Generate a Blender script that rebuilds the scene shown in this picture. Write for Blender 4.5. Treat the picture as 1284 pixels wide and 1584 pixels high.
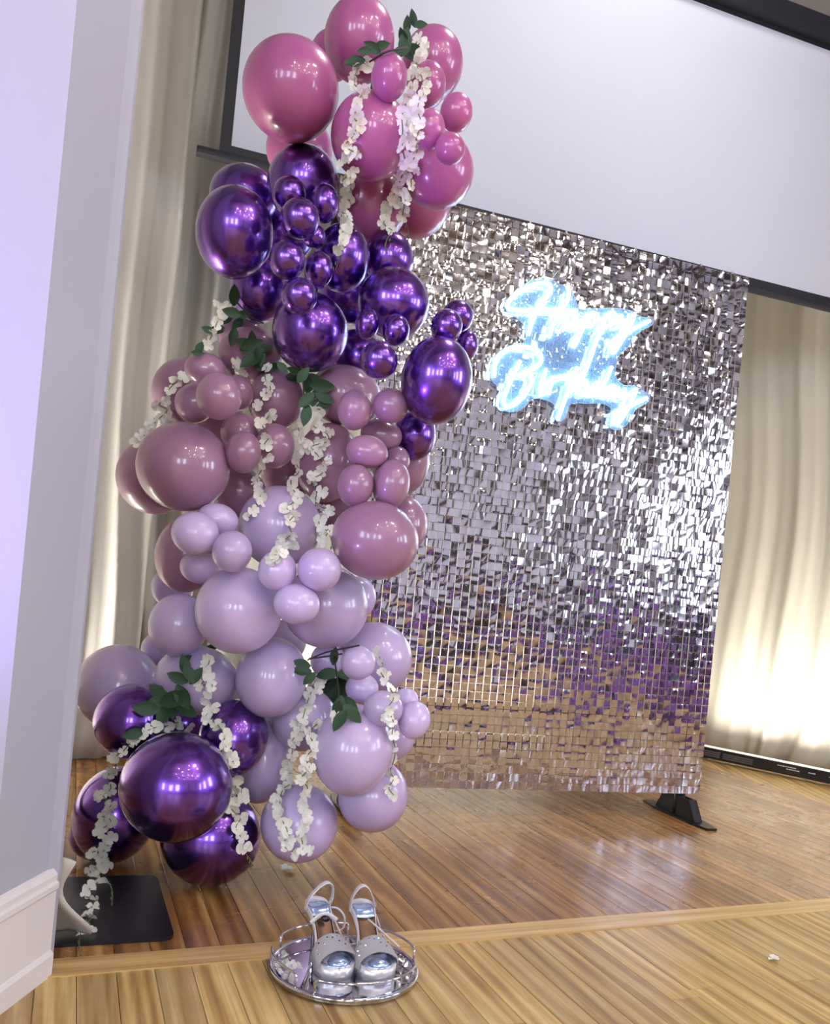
import bpy, math, random
from math import sin, cos, pi, radians, sqrt, atan2
from mathutils import Vector, Matrix

random.seed(11)
SC = bpy.context.scene
COL = SC.collection
for o in list(bpy.data.objects):
    bpy.data.objects.remove(o, do_unlink=True)

# ------------------------------------------------------------------ camera
F, PPX, PPY, H, RHO = 1340.0, 642.0, 920.0, 0.806, math.atan(0.096)
CR, SR = cos(RHO), sin(RHO)
cam_d = bpy.data.cameras.new('camera')
cam = bpy.data.objects.new('camera', cam_d)
COL.objects.link(cam)
cam_d.sensor_fit = 'VERTICAL'
cam_d.sensor_height = 24.0
cam_d.sensor_width = 24.0
cam_d.lens = 24.0 * F / 1584.0
cam_d.shift_y = (PPY - 792.0) / 1584.0
cam_d.clip_start = 0.02
cam.matrix_world = Matrix.Translation((0, 0, H)) @ Matrix.Rotation(pi / 2, 4, 'X') @ Matrix.Rotation(RHO, 4, 'Z')
SC.camera = cam

# ------------------------------------------------------------------ world, exposure
w = bpy.data.worlds.new('world')
SC.world = w
w.use_nodes = True
w.node_tree.nodes['Background'].inputs[0].default_value = (0.75, 0.8, 1.0, 1)
w.node_tree.nodes['Background'].inputs[1].default_value = 0.3
SC.view_settings.view_transform = 'Standard'
SC.view_settings.look = 'None'
SC.view_settings.exposure = 0.38
SC.view_settings.gamma = 1.0
SC.view_settings.use_curve_mapping = False
cy = SC.cycles
cy.max_bounces, cy.diffuse_bounces, cy.glossy_bounces, cy.transmission_bounces, cy.transparent_max_bounces = 7, 3, 4, 4, 8
cy.caustics_reflective = cy.caustics_refractive = False
cy.sample_clamp_indirect = 6.0

# strengths of the place's own lights and the added ones
WINDOW_POWER = 13.0
BULB_POWER = 150.0
LED_POWER = 0.5
LED_WASH = 11.5
NEON_POWER = 8.5
UPLIGHT_POWER = 8.0
UPLIGHT_BEAM = 60.0
FILL_POWER = 30.0


# ------------------------------------------------------------------ helpers
def ray(px, py):
    u, v = px - PPX, py - PPY
    a = u * CR + v * SR
    b = -u * SR + v * CR
    return Vector((a / F, 1.0, -b / F))


def at(px, py, Y):
    return Vector((0, 0, H)) + ray(px, py) * Y


def pix(p):
    a, b = F * p.x / p.y, -F * (p.z - H) / p.y
    return PPX + a * CR - b * SR, PPY + a * SR + b * CR


def lin(c):
    return c / 12.92 if c <= 0.04045 else ((c + 0.055) / 1.055) ** 2.4


def rgb(r, g, b):
    return (lin(r / 255), lin(g / 255), lin(b / 255), 1.0)


def material(name, color=(0.8, 0.8, 0.8, 1), rough=0.5, metal=0.0, emit=None, power=0.0, **kw):
    m = bpy.data.materials.new(name)
    m.use_nodes = True
    b = m.node_tree.nodes['Principled BSDF']
    b.inputs['Base Color'].default_value = color
    b.inputs['Roughness'].default_value = rough
    b.inputs['Metallic'].default_value = metal
    if emit:
        b.inputs['Emission Color'].default_value = emit
        b.inputs['Emission Strength'].default_value = power
    for k, v in kw.items():
        b.inputs[k.replace('_', ' ')].default_value = v
    return m


def nodes(m):
    t = m.node_tree
    return t, t.nodes, t.links, t.nodes['Principled BSDF']


def ramp(N, stops):
    r = N.new('ShaderNodeValToRGB')
    e = r.color_ramp.elements
    while len(e) < len(stops):
        e.new(0.5)
    for el, (p, c) in zip(e, stops):
        el.position = p
        el.color = c
    return r


def noise(N, scale, detail=3.0, rough=0.5, dist=0.0):
    n = N.new('ShaderNodeTexNoise')
    n.inputs['Scale'].default_value = scale
    n.inputs['Detail'].default_value = detail
    n.inputs['Roughness'].default_value = rough
    n.inputs['Distortion'].default_value = dist
    return n


def worldloc(o):
    v = Vector((0, 0, 0))
    while o is not None:
        v += o.location
        o = o.parent
    return v


def tag(o, label=None, cat=None, group=None, kind=None):
    if label:
        o['label'] = label
    if cat:
        o['category'] = cat
    if group:
        o['group'] = group
    if kind:
        o['kind'] = kind
    return o


def empty(name, loc):
    o = bpy.data.objects.new(name, None)
    o.empty_display_size = 0.1
    COL.objects.link(o)
    o.location = loc
    return o


def mesh_data(name, verts, faces, mat, smooth=False):
    me = bpy.data.meshes.new(name)
    me.from_pydata([tuple(v) for v in verts], [], faces)
    if mat:
        me.materials.append(mat)
    if smooth:
        me.polygons.foreach_set('use_smooth', [True] * len(me.polygons))
    me.update()
    return me


def link(name, me, parent=None, loc=None):
    o = bpy.data.objects.new(name, me)
    COL.objects.link(o)
    if parent is not None:
        o.parent = parent
    if loc is not None:
        o.location = loc
    return o


def solid(name, geo, mat, parent=None, smooth=False, origin=None):
    """geo in world space; the object's origin is ORIGIN (or the parent's)."""
    verts, faces = geo
    base = worldloc(parent) if parent is not None else Vector((0, 0, 0))
    org = Vector(origin) if origin is not None else base
    me = mesh_data(name, [Vector(v) - org for v in verts], faces, mat, smooth)
    return link(name, me, parent, org - base)


def join(*geos):
    V, Fc = [], []
    for v, f in geos:
        k = len(V)
        V += list(v)
        Fc += [tuple(i + k for i in q) for q in f]
    return V, Fc


BOXF = [(0, 3, 2, 1), (4, 5, 6, 7), (0, 1, 5, 4), (1, 2, 6, 5), (2, 3, 7, 6), (3, 0, 4, 7)]


def box(c, ex, ey, sx, sy, z0, z1):
    """upright box round plan point C, plan axes EX / EY, full sizes SX / SY"""
    V = []
    for z in (z0, z1):
        for a, b in ((-1, -1), (1, -1), (1, 1), (-1, 1)):
            p = Vector((c[0], c[1])) + Vector(ex) * (a * sx / 2) + Vector(ey) * (b * sy / 2)
            V.append(Vector((p.x, p.y, z)))
    return V, BOXF


def slab(p, q, thick, z0, z1, side=1):
    """upright wall from plan point P to Q with its thickness to one side"""
    d = (Vector(q) - Vector(p)).normalized()
    n = Vector((-d.y, d.x)) * side * thick
    a, b = Vector(p), Vector(q)
    V = [Vector((k.x, k.y, z)) for z in (z0, z1) for k in (a, b, b + n, a + n)]
    return V, BOXF


def prism(poly, z0, z1):
    n = len(poly)
    V = [Vector((p[0], p[1], z0)) for p in poly] + [Vector((p[0], p[1], z1)) for p in poly]
    Fc = [tuple(range(n - 1, -1, -1)), tuple(range(n, 2 * n))]
    for i in range(n):
        j = (i + 1) % n
        Fc.append((i, j, n + j, n + i))
    return V, Fc


def plate(poly, nrm, t):
    """flat polygon of 3-D points with thickness T along NRM"""
    n = len(poly)
    V = [Vector(p) for p in poly] + [Vector(p) + Vector(nrm) * t for p in poly]
    Fc = [tuple(range(n - 1, -1, -1)), tuple(range(n, 2 * n))]
    for i in range(n):
        j = (i + 1) % n
        Fc.append((i, j, n + j, n + i))
    return V, Fc


def tube(pts, r, seg=8, flat=1.0, up=None, closed=False, caps=True):
    pts = [Vector(p) for p in pts]
    n = len(pts)
    rr = r if hasattr(r, '__len__') else [r] * n
    V, Fc = [], []
    prev = Vector(up) if up is not None else None
    for i in range(n):
        if closed:
            t = (pts[(i + 1) % n] - pts[i - 1]).normalized()
        else:
            t = (pts[min(i + 1, n - 1)] - pts[max(i - 1, 0)]).normalized()
        if prev is None:
            prev = Vector((0, 0, 1)) if abs(t.z) < 0.9 else Vector((1, 0, 0))
        a = prev - t * prev.dot(t)
        if a.length < 1e-5:
            a = t.orthogonal()
        a.normalize()
        b = t.cross(a)
        prev = a
        for k in range(seg):
            th = 2 * pi * k / seg
            V.append(pts[i] + a * (cos(th) * rr[i]) + b * (sin(th) * rr[i] * flat))
    m = n if closed else n - 1
    for i in range(m):
        j = (i + 1) % n
        for k in range(seg):
            l = (k + 1) % seg
            Fc.append((i * seg + k, i * seg + l, j * seg + l, j * seg + k))
    if caps and not closed:
        Fc.append(tuple(range(seg - 1, -1, -1)))
        Fc.append(tuple((n - 1) * seg + k for k in range(seg)))
    return V, Fc


def smooth_path(pts, sub=6):
    pts = [Vector(p) for p in pts]
    out = []
    n = len(pts)
    for i in range(n - 1):
        p0, p1, p2, p3 = pts[max(i - 1, 0)], pts[i], pts[i + 1], pts[min(i + 2, n - 1)]
        for k in range(sub):
            t = k / sub
            out.append(0.5 * ((2 * p1) + (p2 - p0) * t + (2 * p0 - 5 * p1 + 4 * p2 - p3) * t * t
                              + (3 * p1 - p0 - 3 * p2 + p3) * t ** 3))
    out.append(pts[-1])
    return out


def lathe(c, prof, seg=32):
    """closed solid of revolution round the vertical through C, PROF = [(r, z)]"""
    V, Fc = [], []
    n = len(prof)
    for r, z in prof:
        for k in range(seg):
            th = 2 * pi * k / seg
            V.append(Vector((c[0] + r * cos(th), c[1] + r * sin(th), c[2] + z)))
    for i in range(n - 1):
        for k in range(seg):
            l = (k + 1) % seg
            Fc.append((i * seg + k, i * seg + l, (i + 1) * seg + l, (i + 1) * seg + k))
    Fc.append(tuple(range(seg - 1, -1, -1)))
    Fc.append(tuple((n - 1) * seg + k for k in range(seg)))
    return V, Fc


def ball(c, r, nu=12, nv=8):
    c = Vector(c)
    rv = Vector(r) if hasattr(r, '__len__') else Vector((r, r, r))
    V, Fc = [c + Vector((0, 0, rv.z))], []
    for i in range(1, nv):
        ph = pi * i / nv
        for k in range(nu):
            th = 2 * pi * k / nu
            V.append(c + Vector((rv.x * sin(ph) * cos(th), rv.y * sin(ph) * sin(th), rv.z * cos(ph))))
    V.append(c - Vector((0, 0, rv.z)))
    for k in range(nu):
        Fc.append((0, 1 + k, 1 + (k + 1) % nu))
    for i in range(nv - 2):
        for k in range(nu):
            l = (k + 1) % nu
            Fc.append((1 + i * nu + k, 1 + (i + 1) * nu + k, 1 + (i + 1) * nu + l, 1 + i * nu + l))
    e = len(V) - 1
    for k in range(nu):
        Fc.append((e, 1 + (nv - 2) * nu + (k + 1) % nu, 1 + (nv - 2) * nu + k))
    return V, Fc


# ------------------------------------------------------------------ materials
def plaster(name, col, rough=0.6, bump=0.15, scale=60):
    m = material(name, col, rough)
    t, N, L, B = nodes(m)
    n = noise(N, scale, 4)
    bp = N.new('ShaderNodeBump')
    bp.inputs['Strength'].default_value = bump
    bp.inputs['Distance'].default_value = 0.004
    L.new(n.outputs['Fac'], bp.inputs['Height'])
    L.new(bp.outputs['Normal'], B.inputs['Normal'])
    return m


def wood(name, dark, mid, light, rough=0.3, planks=False):
    m = material(name, mid, rough)
    t, N, L, B = nodes(m)
    tc = N.new('ShaderNodeTexCoord')
    oi = N.new('ShaderNodeObjectInfo')
    off = N.new('ShaderNodeVectorMath')
    off.operation = 'SCALE'
    off.inputs[0].default_value = (37.0, 53.0, 11.0)
    L.new(oi.outputs['Random'], off.inputs['Scale'])
    add = N.new('ShaderNodeVectorMath')
    L.new(tc.outputs['Object'], add.inputs[0])
    L.new(off.outputs[0], add.inputs[1])
    mp = N.new('ShaderNodeMapping')
    mp.inputs['Scale'].default_value = (9.0, 0.75, 9.0)
    L.new(add.outputs[0], mp.inputs['Vector'])
    g1 = noise(N, 1.6, 5, 0.6, 1.4)
    L.new(mp.outputs[0], g1.inputs['Vector'])
    # cathedral figure: rings through the stretched space
    wv = N.new('ShaderNodeTexWave')
    wv.wave_type = 'BANDS'
    wv.bands_direction = 'X'
    wv.inputs['Scale'].default_value = 0.8
    wv.inputs['Distortion'].default_value = 9.0
    wv.inputs['Detail'].default_value = 2.0
    wv.inputs['Detail Scale'].default_value = 0.8
    L.new(mp.outputs[0], wv.inputs['Vector'])
    mx = N.new('ShaderNodeMix')
    mx.inputs[0].default_value = 0.2
    L.new(g1.outputs['Fac'], mx.inputs[2])
    L.new(wv.outputs['Fac'], mx.inputs[3])
    mp2 = N.new('ShaderNodeMapping')
    mp2.inputs['Scale'].default_value = (75.0, 1.6, 75.0)
    L.new(add.outputs[0], mp2.inputs['Vector'])
    g2 = noise(N, 1.5, 2)
    L.new(mp2.outputs[0], g2.inputs['Vector'])
    r1 = ramp(N, [(0.25, dark), (0.5, mid), (0.72, light)])
    L.new(mx.outputs[0], r1.inputs[0])
    # board-to-board tone
    hv = N.new('ShaderNodeHueSaturation')
    mr = N.new('ShaderNodeMapRange')
    mr.inputs['To Min'].default_value = 0.78
    mr.inputs['To Max'].default_value = 1.18
    L.new(oi.outputs['Random'], mr.inputs[0])
    L.new(mr.outputs[0], hv.inputs['Value'])
    L.new(r1.outputs[0], hv.inputs['Color'])
    mm = N.new('ShaderNodeMix')
    mm.data_type = 'RGBA'
    mm.blend_type = 'MULTIPLY'
    mm.inputs[0].default_value = 0.42
    r2 = ramp(N, [(0.35, (0.45, 0.4, 0.36, 1)), (0.6, (1, 1, 1, 1))])
    L.new(g2.outputs['Fac'], r2.inputs[0])
    L.new(hv.outputs[0], mm.inputs[6])
    L.new(r2.outputs[0], mm.inputs[7])
    # worn scuffs in floor space
    geo = N.new('ShaderNodeNewGeometry')
    sc1 = noise(N, 3.1, 6, 0.65, 0.6)
    L.new(geo.outputs['Position'], sc1.inputs['Vector'])
    r3 = ramp(N, [(0.40, (0, 0, 0, 1)), (0.85, (1, 1, 1, 1))])
    L.new(sc1.outputs['Fac'], r3.inputs[0])
    m3 = N.new('ShaderNodeMix')
    m3.data_type = 'RGBA'
    fx = N.new('ShaderNodeMath')
    fx.operation = 'MULTIPLY'
    fx.inputs[1].default_value = 0.45
    L.new(r3.outputs[0], fx.inputs[0])
    L.new(fx.outputs[0], m3.inputs[0])
    L.new(mm.outputs[2], m3.inputs[6])
    m3.inputs[7].default_value = dark
    L.new(m3.outputs[2], B.inputs['Base Color'])
    rr = N.new('ShaderNodeMapRange')
    rr.inputs['To Min'].default_value = rough - 0.1
    rr.inputs['To Max'].default_value = rough + 0.18
    L.new(sc1.outputs['Fac'], rr.inputs[0])
    L.new(rr.outputs[0], B.inputs['Roughness'])
    bp = N.new('ShaderNodeBump')
    bp.inputs['Strength'].default_value = 0.12
    bp.inputs['Distance'].default_value = 0.002
    L.new(g2.outputs['Fac'], bp.inputs['Height'])
    L.new(bp.outputs['Normal'], B.inputs['Normal'])
    return m


def cloth(name, col, trans=0.35, rough=0.75, weave=400):
    m = material(name, col, rough)
    t, N, L, B = nodes(m)
    B.inputs['Sheen Weight'].default_value = 0.3
    tr = N.new('ShaderNodeBsdfTranslucent')
    tr.inputs[0].default_value = col
    mx = N.new('ShaderNodeMixShader')
    mx.inputs[0].default_value = trans
    L.new(B.outputs[0], mx.inputs[1])
    L.new(tr.outputs[0], mx.inputs[2])
    L.new(mx.outputs[0], N['Material Output'].inputs[0])
    tc = N.new('ShaderNodeTexCoord')
    mp = N.new('ShaderNodeMapping')
    mp.inputs['Scale'].default_value = (1, 1, 0.12)
    L.new(tc.outputs['Object'], mp.inputs[0])
    n = noise(N, 30, 4)
    L.new(mp.outputs[0], n.inputs['Vector'])
    bp = N.new('ShaderNodeBump')
    bp.inputs['Strength'].default_value = 0.25
    bp.inputs['Distance'].default_value = 0.004
    L.new(n.outputs['Fac'], bp.inputs['Height'])
    L.new(bp.outputs['Normal'], B.inputs['Normal'])
    L.new(bp.outputs['Normal'], tr.inputs['Normal'])
    return m


def latex(name, col):
    m = material(name, col, 0.3)
    t, N, L, B = nodes(m)
    B.inputs['Coat Weight'].default_value = 0.6
    B.inputs['Coat Roughness'].default_value = 0.07
    oi = N.new('ShaderNodeObjectInfo')
    hv = N.new('ShaderNodeHueSaturation')
    hv.inputs['Color'].default_value = col
    mr = N.new('ShaderNodeMapRange')
    mr.inputs['To Min'].default_value = 0.9
    mr.inputs['To Max'].default_value = 1.1
    L.new(oi.outputs['Random'], mr.inputs[0])
    L.new(mr.outputs[0], hv.inputs['Value'])
    L.new(hv.outputs[0], B.inputs['Base Color'])
    return m


M = {}
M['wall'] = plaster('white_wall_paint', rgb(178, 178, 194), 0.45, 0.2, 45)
M['hall_wall'] = plaster('hall_wall_paint', rgb(205, 200, 205), 0.7)
M['cream_wall'] = plaster('cream_wall_paint', rgb(206, 198, 182), 0.8)
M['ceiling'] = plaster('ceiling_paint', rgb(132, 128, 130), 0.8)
M['trim'] = plaster('white_trim_paint', rgb(228, 222, 222), 0.35, 0.06)
M['dark_wood'] = wood('dark_hall_wood', rgb(38, 22, 14), rgb(62, 38, 24), rgb(84, 54, 34), 0.4)
WOODSPEC = 0.35
M['stage_wood'] = wood('stage_floor_wood', rgb(98, 60, 32), rgb(164, 116, 66), rgb(204, 160, 100), 0.24)
M['hall_wood'] = wood('hall_floor_wood', rgb(150, 106, 56), rgb(206, 172, 110), rgb(230, 202, 142), 0.3)
for k_ in ('stage_wood', 'hall_wood'):
    M[k_].node_tree.nodes['Principled BSDF'].inputs['Specular IOR Level'].default_value = WOODSPEC
M['strip_wood'] = wood('strip_wood', rgb(176, 136, 84), rgb(206, 170, 112), rgb(222, 190, 134), 0.32)
M['curtain'] = cloth('cream_curtain_cloth', rgb(228, 224, 216), 0.3)
M['silk'] = cloth('ivory_voile', rgb(231, 225, 210), 0.3, 0.5)
M['screen'] = plaster('screen_vinyl', rgb(190, 193, 207), 0.75, 0.02, 200)
M['black'] = material('black_border', rgb(13, 13, 26), 0.6)
M['black_metal'] = material('black_powder_coat', rgb(15, 14, 20), 0.4)
M['grey_metal'] = material('grey_louvre', rgb(92, 92, 98), 0.5)
M['white_print'] = material('white_print', rgb(225, 225, 230), 0.6)
M['pink'] = latex('rose_latex', rgb(178, 92, 148))
M['mauve'] = latex('mauve_latex', rgb(160, 116, 146))
M['lilac'] = latex('lilac_latex', rgb(196, 176, 218))
M['chrome'] = material('purple_chrome_latex', rgb(112, 66, 168), 0.27, 1.0, Coat_Weight=1.0, Coat_Roughness=0.02)
M['chrome_steel'] = material('polished_steel', rgb(205, 205, 212), 0.08, 1.0)
M['mirror'] = material('mirror_glass', rgb(225, 225, 235), 0.015, 1.0)
M['tile'] = material('silver_sequin', rgb(218, 216, 224), 0.07, 1.0)
m = M['clear'] = material('clear_plastic', rgb(235, 236, 240), 0.15)
m.node_tree.nodes['Principled BSDF'].inputs['Transmission Weight'].default_value = 0.6
M['petal'] = cloth('silk_petal', rgb(252, 250, 240), 0.12, 0.6)
M['leaf'] = cloth('silk_leaf', rgb(38, 74, 44), 0.15, 0.45)
M['vine'] = material('vine_stem', rgb(104, 112, 62), 0.6)
M['twig'] = material('dark_twig', rgb(56, 44, 40), 0.7)
M['glitter'] = material('silver_glitter', rgb(206, 202, 208), 0.4, 0.35)
t_, N_, L_, B_ = nodes(M['glitter'])
vor = N_.new('ShaderNodeTexVoronoi')
vor.inputs['Scale'].default_value = 900
bp_ = N_.new('ShaderNodeBump')
bp_.inputs['Strength'].default_value = 0.8
bp_.inputs['Distance'].default_value = 0.001
L_.new(vor.outputs['Distance'], bp_.inputs['Height'])
L_.new(bp_.outputs['Normal'], B_.inputs['Normal'])
M['insole'] = material('pale_blue_metallic_insole', rgb(176, 196, 232), 0.22, 0.7)
M['strap'] = material('white_silver_strap', rgb(216, 208, 212), 0.4, 0.2)
M['sole'] = material('silver_sole', rgb(232, 230, 236), 0.3, 0.5)
M['shaded_bronze'] = material('shaded_bronze_lining', rgb(96, 70, 54), 0.3, 0.6)  # shadow under the arch put into a dark bronze colour
M['gem'] = material('smoky_gem', rgb(60, 56, 62), 0.08, 0.8)
M['bulb'] = material('warm_bulb', (1, 1, 1, 1), 0.5, emit=(1.0, 0.88, 0.74, 1), power=BULB_POWER)
M['purple_cloth'] = cloth('purple_tablecloth', rgb(146, 98, 186), 0.1)
M['dark_seat'] = material('dark_seat_vinyl', rgb(34, 32, 44), 0.4)
M['pane'] = material('daylight_pane', (0.5, 0.5, 0.5, 1), 0.2, emit=(0.72, 0.82, 1.0, 1), power=WINDOW_POWER)
M['led'] = material('led_lens', (1, 1, 1, 1), 0.4, emit=(1.0, 0.9, 0.68, 1), power=LED_POWER)
M['neon'] = material('neon_tube', (1, 1, 1, 1), 0.4, emit=(0.62, 0.86, 1.0, 1), power=NEON_POWER)
M['uplight'] = material('purple_led_lens', (1, 1, 1, 1), 0.4, emit=(0.52, 0.12, 1.0, 1), power=UPLIGHT_POWER)
M['fill_light'] = material('fill_diffuser', (1, 1, 1, 1), 0.4, emit=(1.0, 0.95, 0.9, 1), power=FILL_POWER)
# clear acrylic backing of the sign: see-through, catching a little light
m = M['acrylic'] = material('acrylic_sheet', rgb(150, 195, 245), 0.25)
t_, N_, L_, B_ = nodes(m)
tp = N_.new('ShaderNodeBsdfTransparent')
tp.inputs[0].default_value = (0.86, 0.94, 1, 1)
mxs = N_.new('ShaderNodeMixShader')
mxs.inputs[0].default_value = 0.3
L_.new(tp.outputs[0], mxs.inputs[1])
L_.new(B_.outputs[0], mxs.inputs[2])
L_.new(mxs.outputs[0], N_['Material Output'].inputs[0])

# ------------------------------------------------------------------ the setting
E1, E2 = Vector((0.9130, 0.4080)), Vector((-0.4080, 0.9130))     # hall axes in plan


def hall(a, b):
    p = E1 * a + E2 * b
    return (p.x, p.y)


CEIL = 4.6
floor = tag(solid('floor', prism([hall(-5.2, -8.2), hall(7.2, -8.2), hall(7.2, 6.2), hall(-5.2, 6.2)], -0.12, -0.012),
                  M['hall_wood']), kind='structure')

# individual floorboards, running away from the camera across the whole opening
BA = radians(21.5)
BU, BV = Vector((-sin(BA), cos(BA))), Vector((cos(BA), sin(BA)))
PW = 0.074


def plank(v0, u0, u1, mat):
    L = u1 - u0
    wq = PW - 0.0012
    c = BV * (v0 + PW / 2) + BU * u0
    g = 0.0007
    V = [(-wq / 2, 0, -0.012), (wq / 2, 0, -0.012), (wq / 2, L, -0.012), (-wq / 2, L, -0.012),
         (-wq / 2, 0, -g), (wq / 2, 0, -g), (wq / 2, L, -g), (-wq / 2, L, -g),
         (-wq / 2 + g, g, 0), (wq / 2 - g, g, 0), (wq / 2 - g, L - g, 0), (-wq / 2 + g, L - g, 0)]
    Fq = [(0, 1, 5, 4), (1, 2, 6, 5), (2, 3, 7, 6), (3, 0, 4, 7),
          (4, 5, 9, 8), (5, 6, 10, 9), (6, 7, 11, 10), (7, 4, 8, 11), (8, 9, 10, 11)]
    o = link('plank', mesh_data('plank', V, Fq, mat), floor, (c.x, c.y, 0))
    o.rotation_euler = (0, 0, BA)
    return o


SKEW = math.tan(radians(24.08) - BA)        # the strip is not quite square to the boards
ru = random.Random(5)
for k in range(-12, 46):
    v0 = k * PW
    us = 1.83 + (v0 + PW / 2) * SKEW
    if v0 > -0.75:
        j = us + ru.uniform(0.9, 2.6)
        plank(v0, us, j, M['stage_wood'])
        plank(v0, j + 0.0015, 5.6, M['stage_wood'])
    j = us - ru.uniform(0.35, 1.3)
    plank(v0, j + 0.0015, us - 0.002, M['hall_wood'])
    plank(v0, j - 2.2, j, M['hall_wood'])

sc_ = Vector(hall(2.33, 1.828))
strip = link('trim_1', mesh_data('trim_1', [(x, y, z) for z in (-0.01, 0.003) for x, y in ((-0.04, -2.27), (0.04, -2.27), (0.04, 2.27), (-0.04, 2.27))],
                                 BOXF, M['strip_wood']), None, (sc_.x, sc_.y, 0))
strip.rotation_euler = (0, 0, math.atan2(E1.y, E1.x) - pi / 2)
tag(strip, 'pale wooden threshold strip across the floor', kind='structure')

# left wall with its jamb and rounded far corner
A_, B_p = Vector((-0.680, 1.498)), Vector((-0.652, 1.700))
poly = [A_, Vector((-0.6555, 1.675)), Vector((-0.6500, 1.692)), Vector((-0.6450, 1.704)), Vector((-0.6450, 1.716)), Vector((-0.6520, 1.726)), Vector((-0.668, 1.730))]
far = [Vector(hall(-5.2, 1.80)), Vector(hall(-5.2, 1.645))]
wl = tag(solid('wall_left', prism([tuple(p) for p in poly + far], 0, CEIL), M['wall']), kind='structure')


def baseboard(path, name):
    # moulded profile (out, z)
    prof = [(0.0, 0.0), (0.020, 0.0), (0.020, 0.042), (0.016, 0.048), (0.013, 0.050), (0.013, 0.166),
            (0.018, 0.172), (0.018, 0.182), (0.012, 0.186), (0.013, 0.198), (0.006, 0.206), (0.0, 0.209)]
    n = len(path)
    nr = []
    for i in range(n):
        d = None
        acc = Vector((0, 0))
        for a, b in ((i - 1, i), (i, i + 1)):
            if 0 <= a and b < n:
                q = (Vector(path[b]) - Vector(path[a])).normalized()
                acc += Vector((q.y, -q.x))
        acc.normalize()
        q = None
        if 0 < i < n - 1:
            q = (Vector(path[i + 1]) - Vector(path[i])).normalized()
            acc = acc / max(0.4, acc.dot(Vector((q.y, -q.x))))
        nr.append(acc)
    V, Fc = [], []
    k = len(prof)
    for p, nn in zip(path, nr):
        for o_, z in prof:
            V.append(Vector((p[0] + nn.x * o_, p[1] + nn.y * o_, z)))
    for i in range(n - 1):
        for j in range(k):
            l = (j + 1) % k
            Fc.append((i * k + j, i * k + l, (i + 1) * k + l, (i + 1) * k + j))
    Fc.append(tuple(range(k - 1, -1, -1)))
    Fc.append(tuple((n - 1) * k + j for j in range(k)))
    return tag(solid(name, (V, Fc), M['trim']), kind='structure')


baseboard([hall(-5.0, 1.645), tuple(A_), (-0.6535, 1.690)], 'baseboard_left')

# alcove shell behind the curtains
AL = [(-2.30, 1.10), (-1.98, 4.44), (1.90, 5.87), (3.99, 3.76)]
tag(solid('wall_alcove_left', slab(AL[0], AL[1], 0.12, 0, CEIL, 1), M['cream_wall']), kind='structure')
tag(solid('wall_back', slab(AL[1], AL[2], 0.12, 0, CEIL, 1), M['cream_wall']), kind='structure')
tag(solid('wall_alcove_right', slab(AL[2], AL[3], 0.12, 0, CEIL, 1), M['cream_wall']), kind='structure')
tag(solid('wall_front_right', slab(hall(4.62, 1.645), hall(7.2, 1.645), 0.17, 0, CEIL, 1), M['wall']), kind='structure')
# the hall behind the camera, which the chrome balloons and sequins mirror
tag(solid('wall_hall_left', slab(hall(-5.0, -8), hall(-5.0, 1.645), 0.15, 0, CEIL, 1), M['hall_wall']), kind='structure')
tag(solid('wall_hall_right', slab(hall(7.0, 1.645), hall(7.0, -8), 0.15, 0, CEIL, 1), M['hall_wall']), kind='structure')
tag(solid('wall_rear', slab(hall(7.0, -8), hall(-5.0, -8), 0.15, 0, CEIL, 1), M['hall_wall']), kind='structure')
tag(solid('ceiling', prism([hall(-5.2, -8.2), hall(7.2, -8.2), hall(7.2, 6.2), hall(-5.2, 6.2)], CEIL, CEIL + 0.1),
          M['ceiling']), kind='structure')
for i in range(4):
    b = -6.6 + i * 2.2
    tag(solid('trim_%d' % (i + 2), prism([hall(-5, b), hall(7, b), hall(7, b + 0.3), hall(-5, b + 0.3)], CEIL - 0.3, CEIL),
              M['dark_wood']), kind='structure')
tag(solid('trim_6', slab(hall(6.98, -7.98), hall(-4.98, -7.98), 0.03, 0, 1.1, -1), M['dark_wood']), kind='structure')


def window(n, c, d, inward, wd, z0, z1):
    """sash window set on a hall wall: frame, bars, panes"""
    d, inward = Vector(d), Vector(inward)
    c = Vector(c)
    t = 0.06
    loc = Vector((c.x, c.y, z0))
    root = tag(empty('window_%d' % n, loc), kind='structure')
    def bar(a0, a1, y0, y1, o0, o1):
        V = []
        for z in (y0, y1):
            for a, o in ((a0, o0), (a1, o0), (a1, o1), (a0, o1)):
                p = c + d * a + inward * o
                V.append(Vector((p.x, p.y, z)))
        return V, BOXF
    hw = wd / 2
    solid('window_frame', join(bar(-hw - t, -hw, z0 - t, z1 + t, 0, 0.05), bar(hw, hw + t, z0 - t, z1 + t, 0, 0.05),
                               bar(-hw, hw, z1, z1 + t, 0, 0.05), bar(-hw, hw, z0 - t, z0, 0, 0.08)), M['trim'], root)
    solid('glazing_bar', join(bar(-0.02, 0.02, z0, z1, 0.01, 0.04), bar(-hw, hw, (z0 + z1) / 2 - 0.03, (z0 + z1) / 2 + 0.03, 0.01, 0.04)),
          M['trim'], root)
    solid('pane', bar(-hw, hw, z0, z1, 0.0, 0.012), M['pane'], root)


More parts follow.
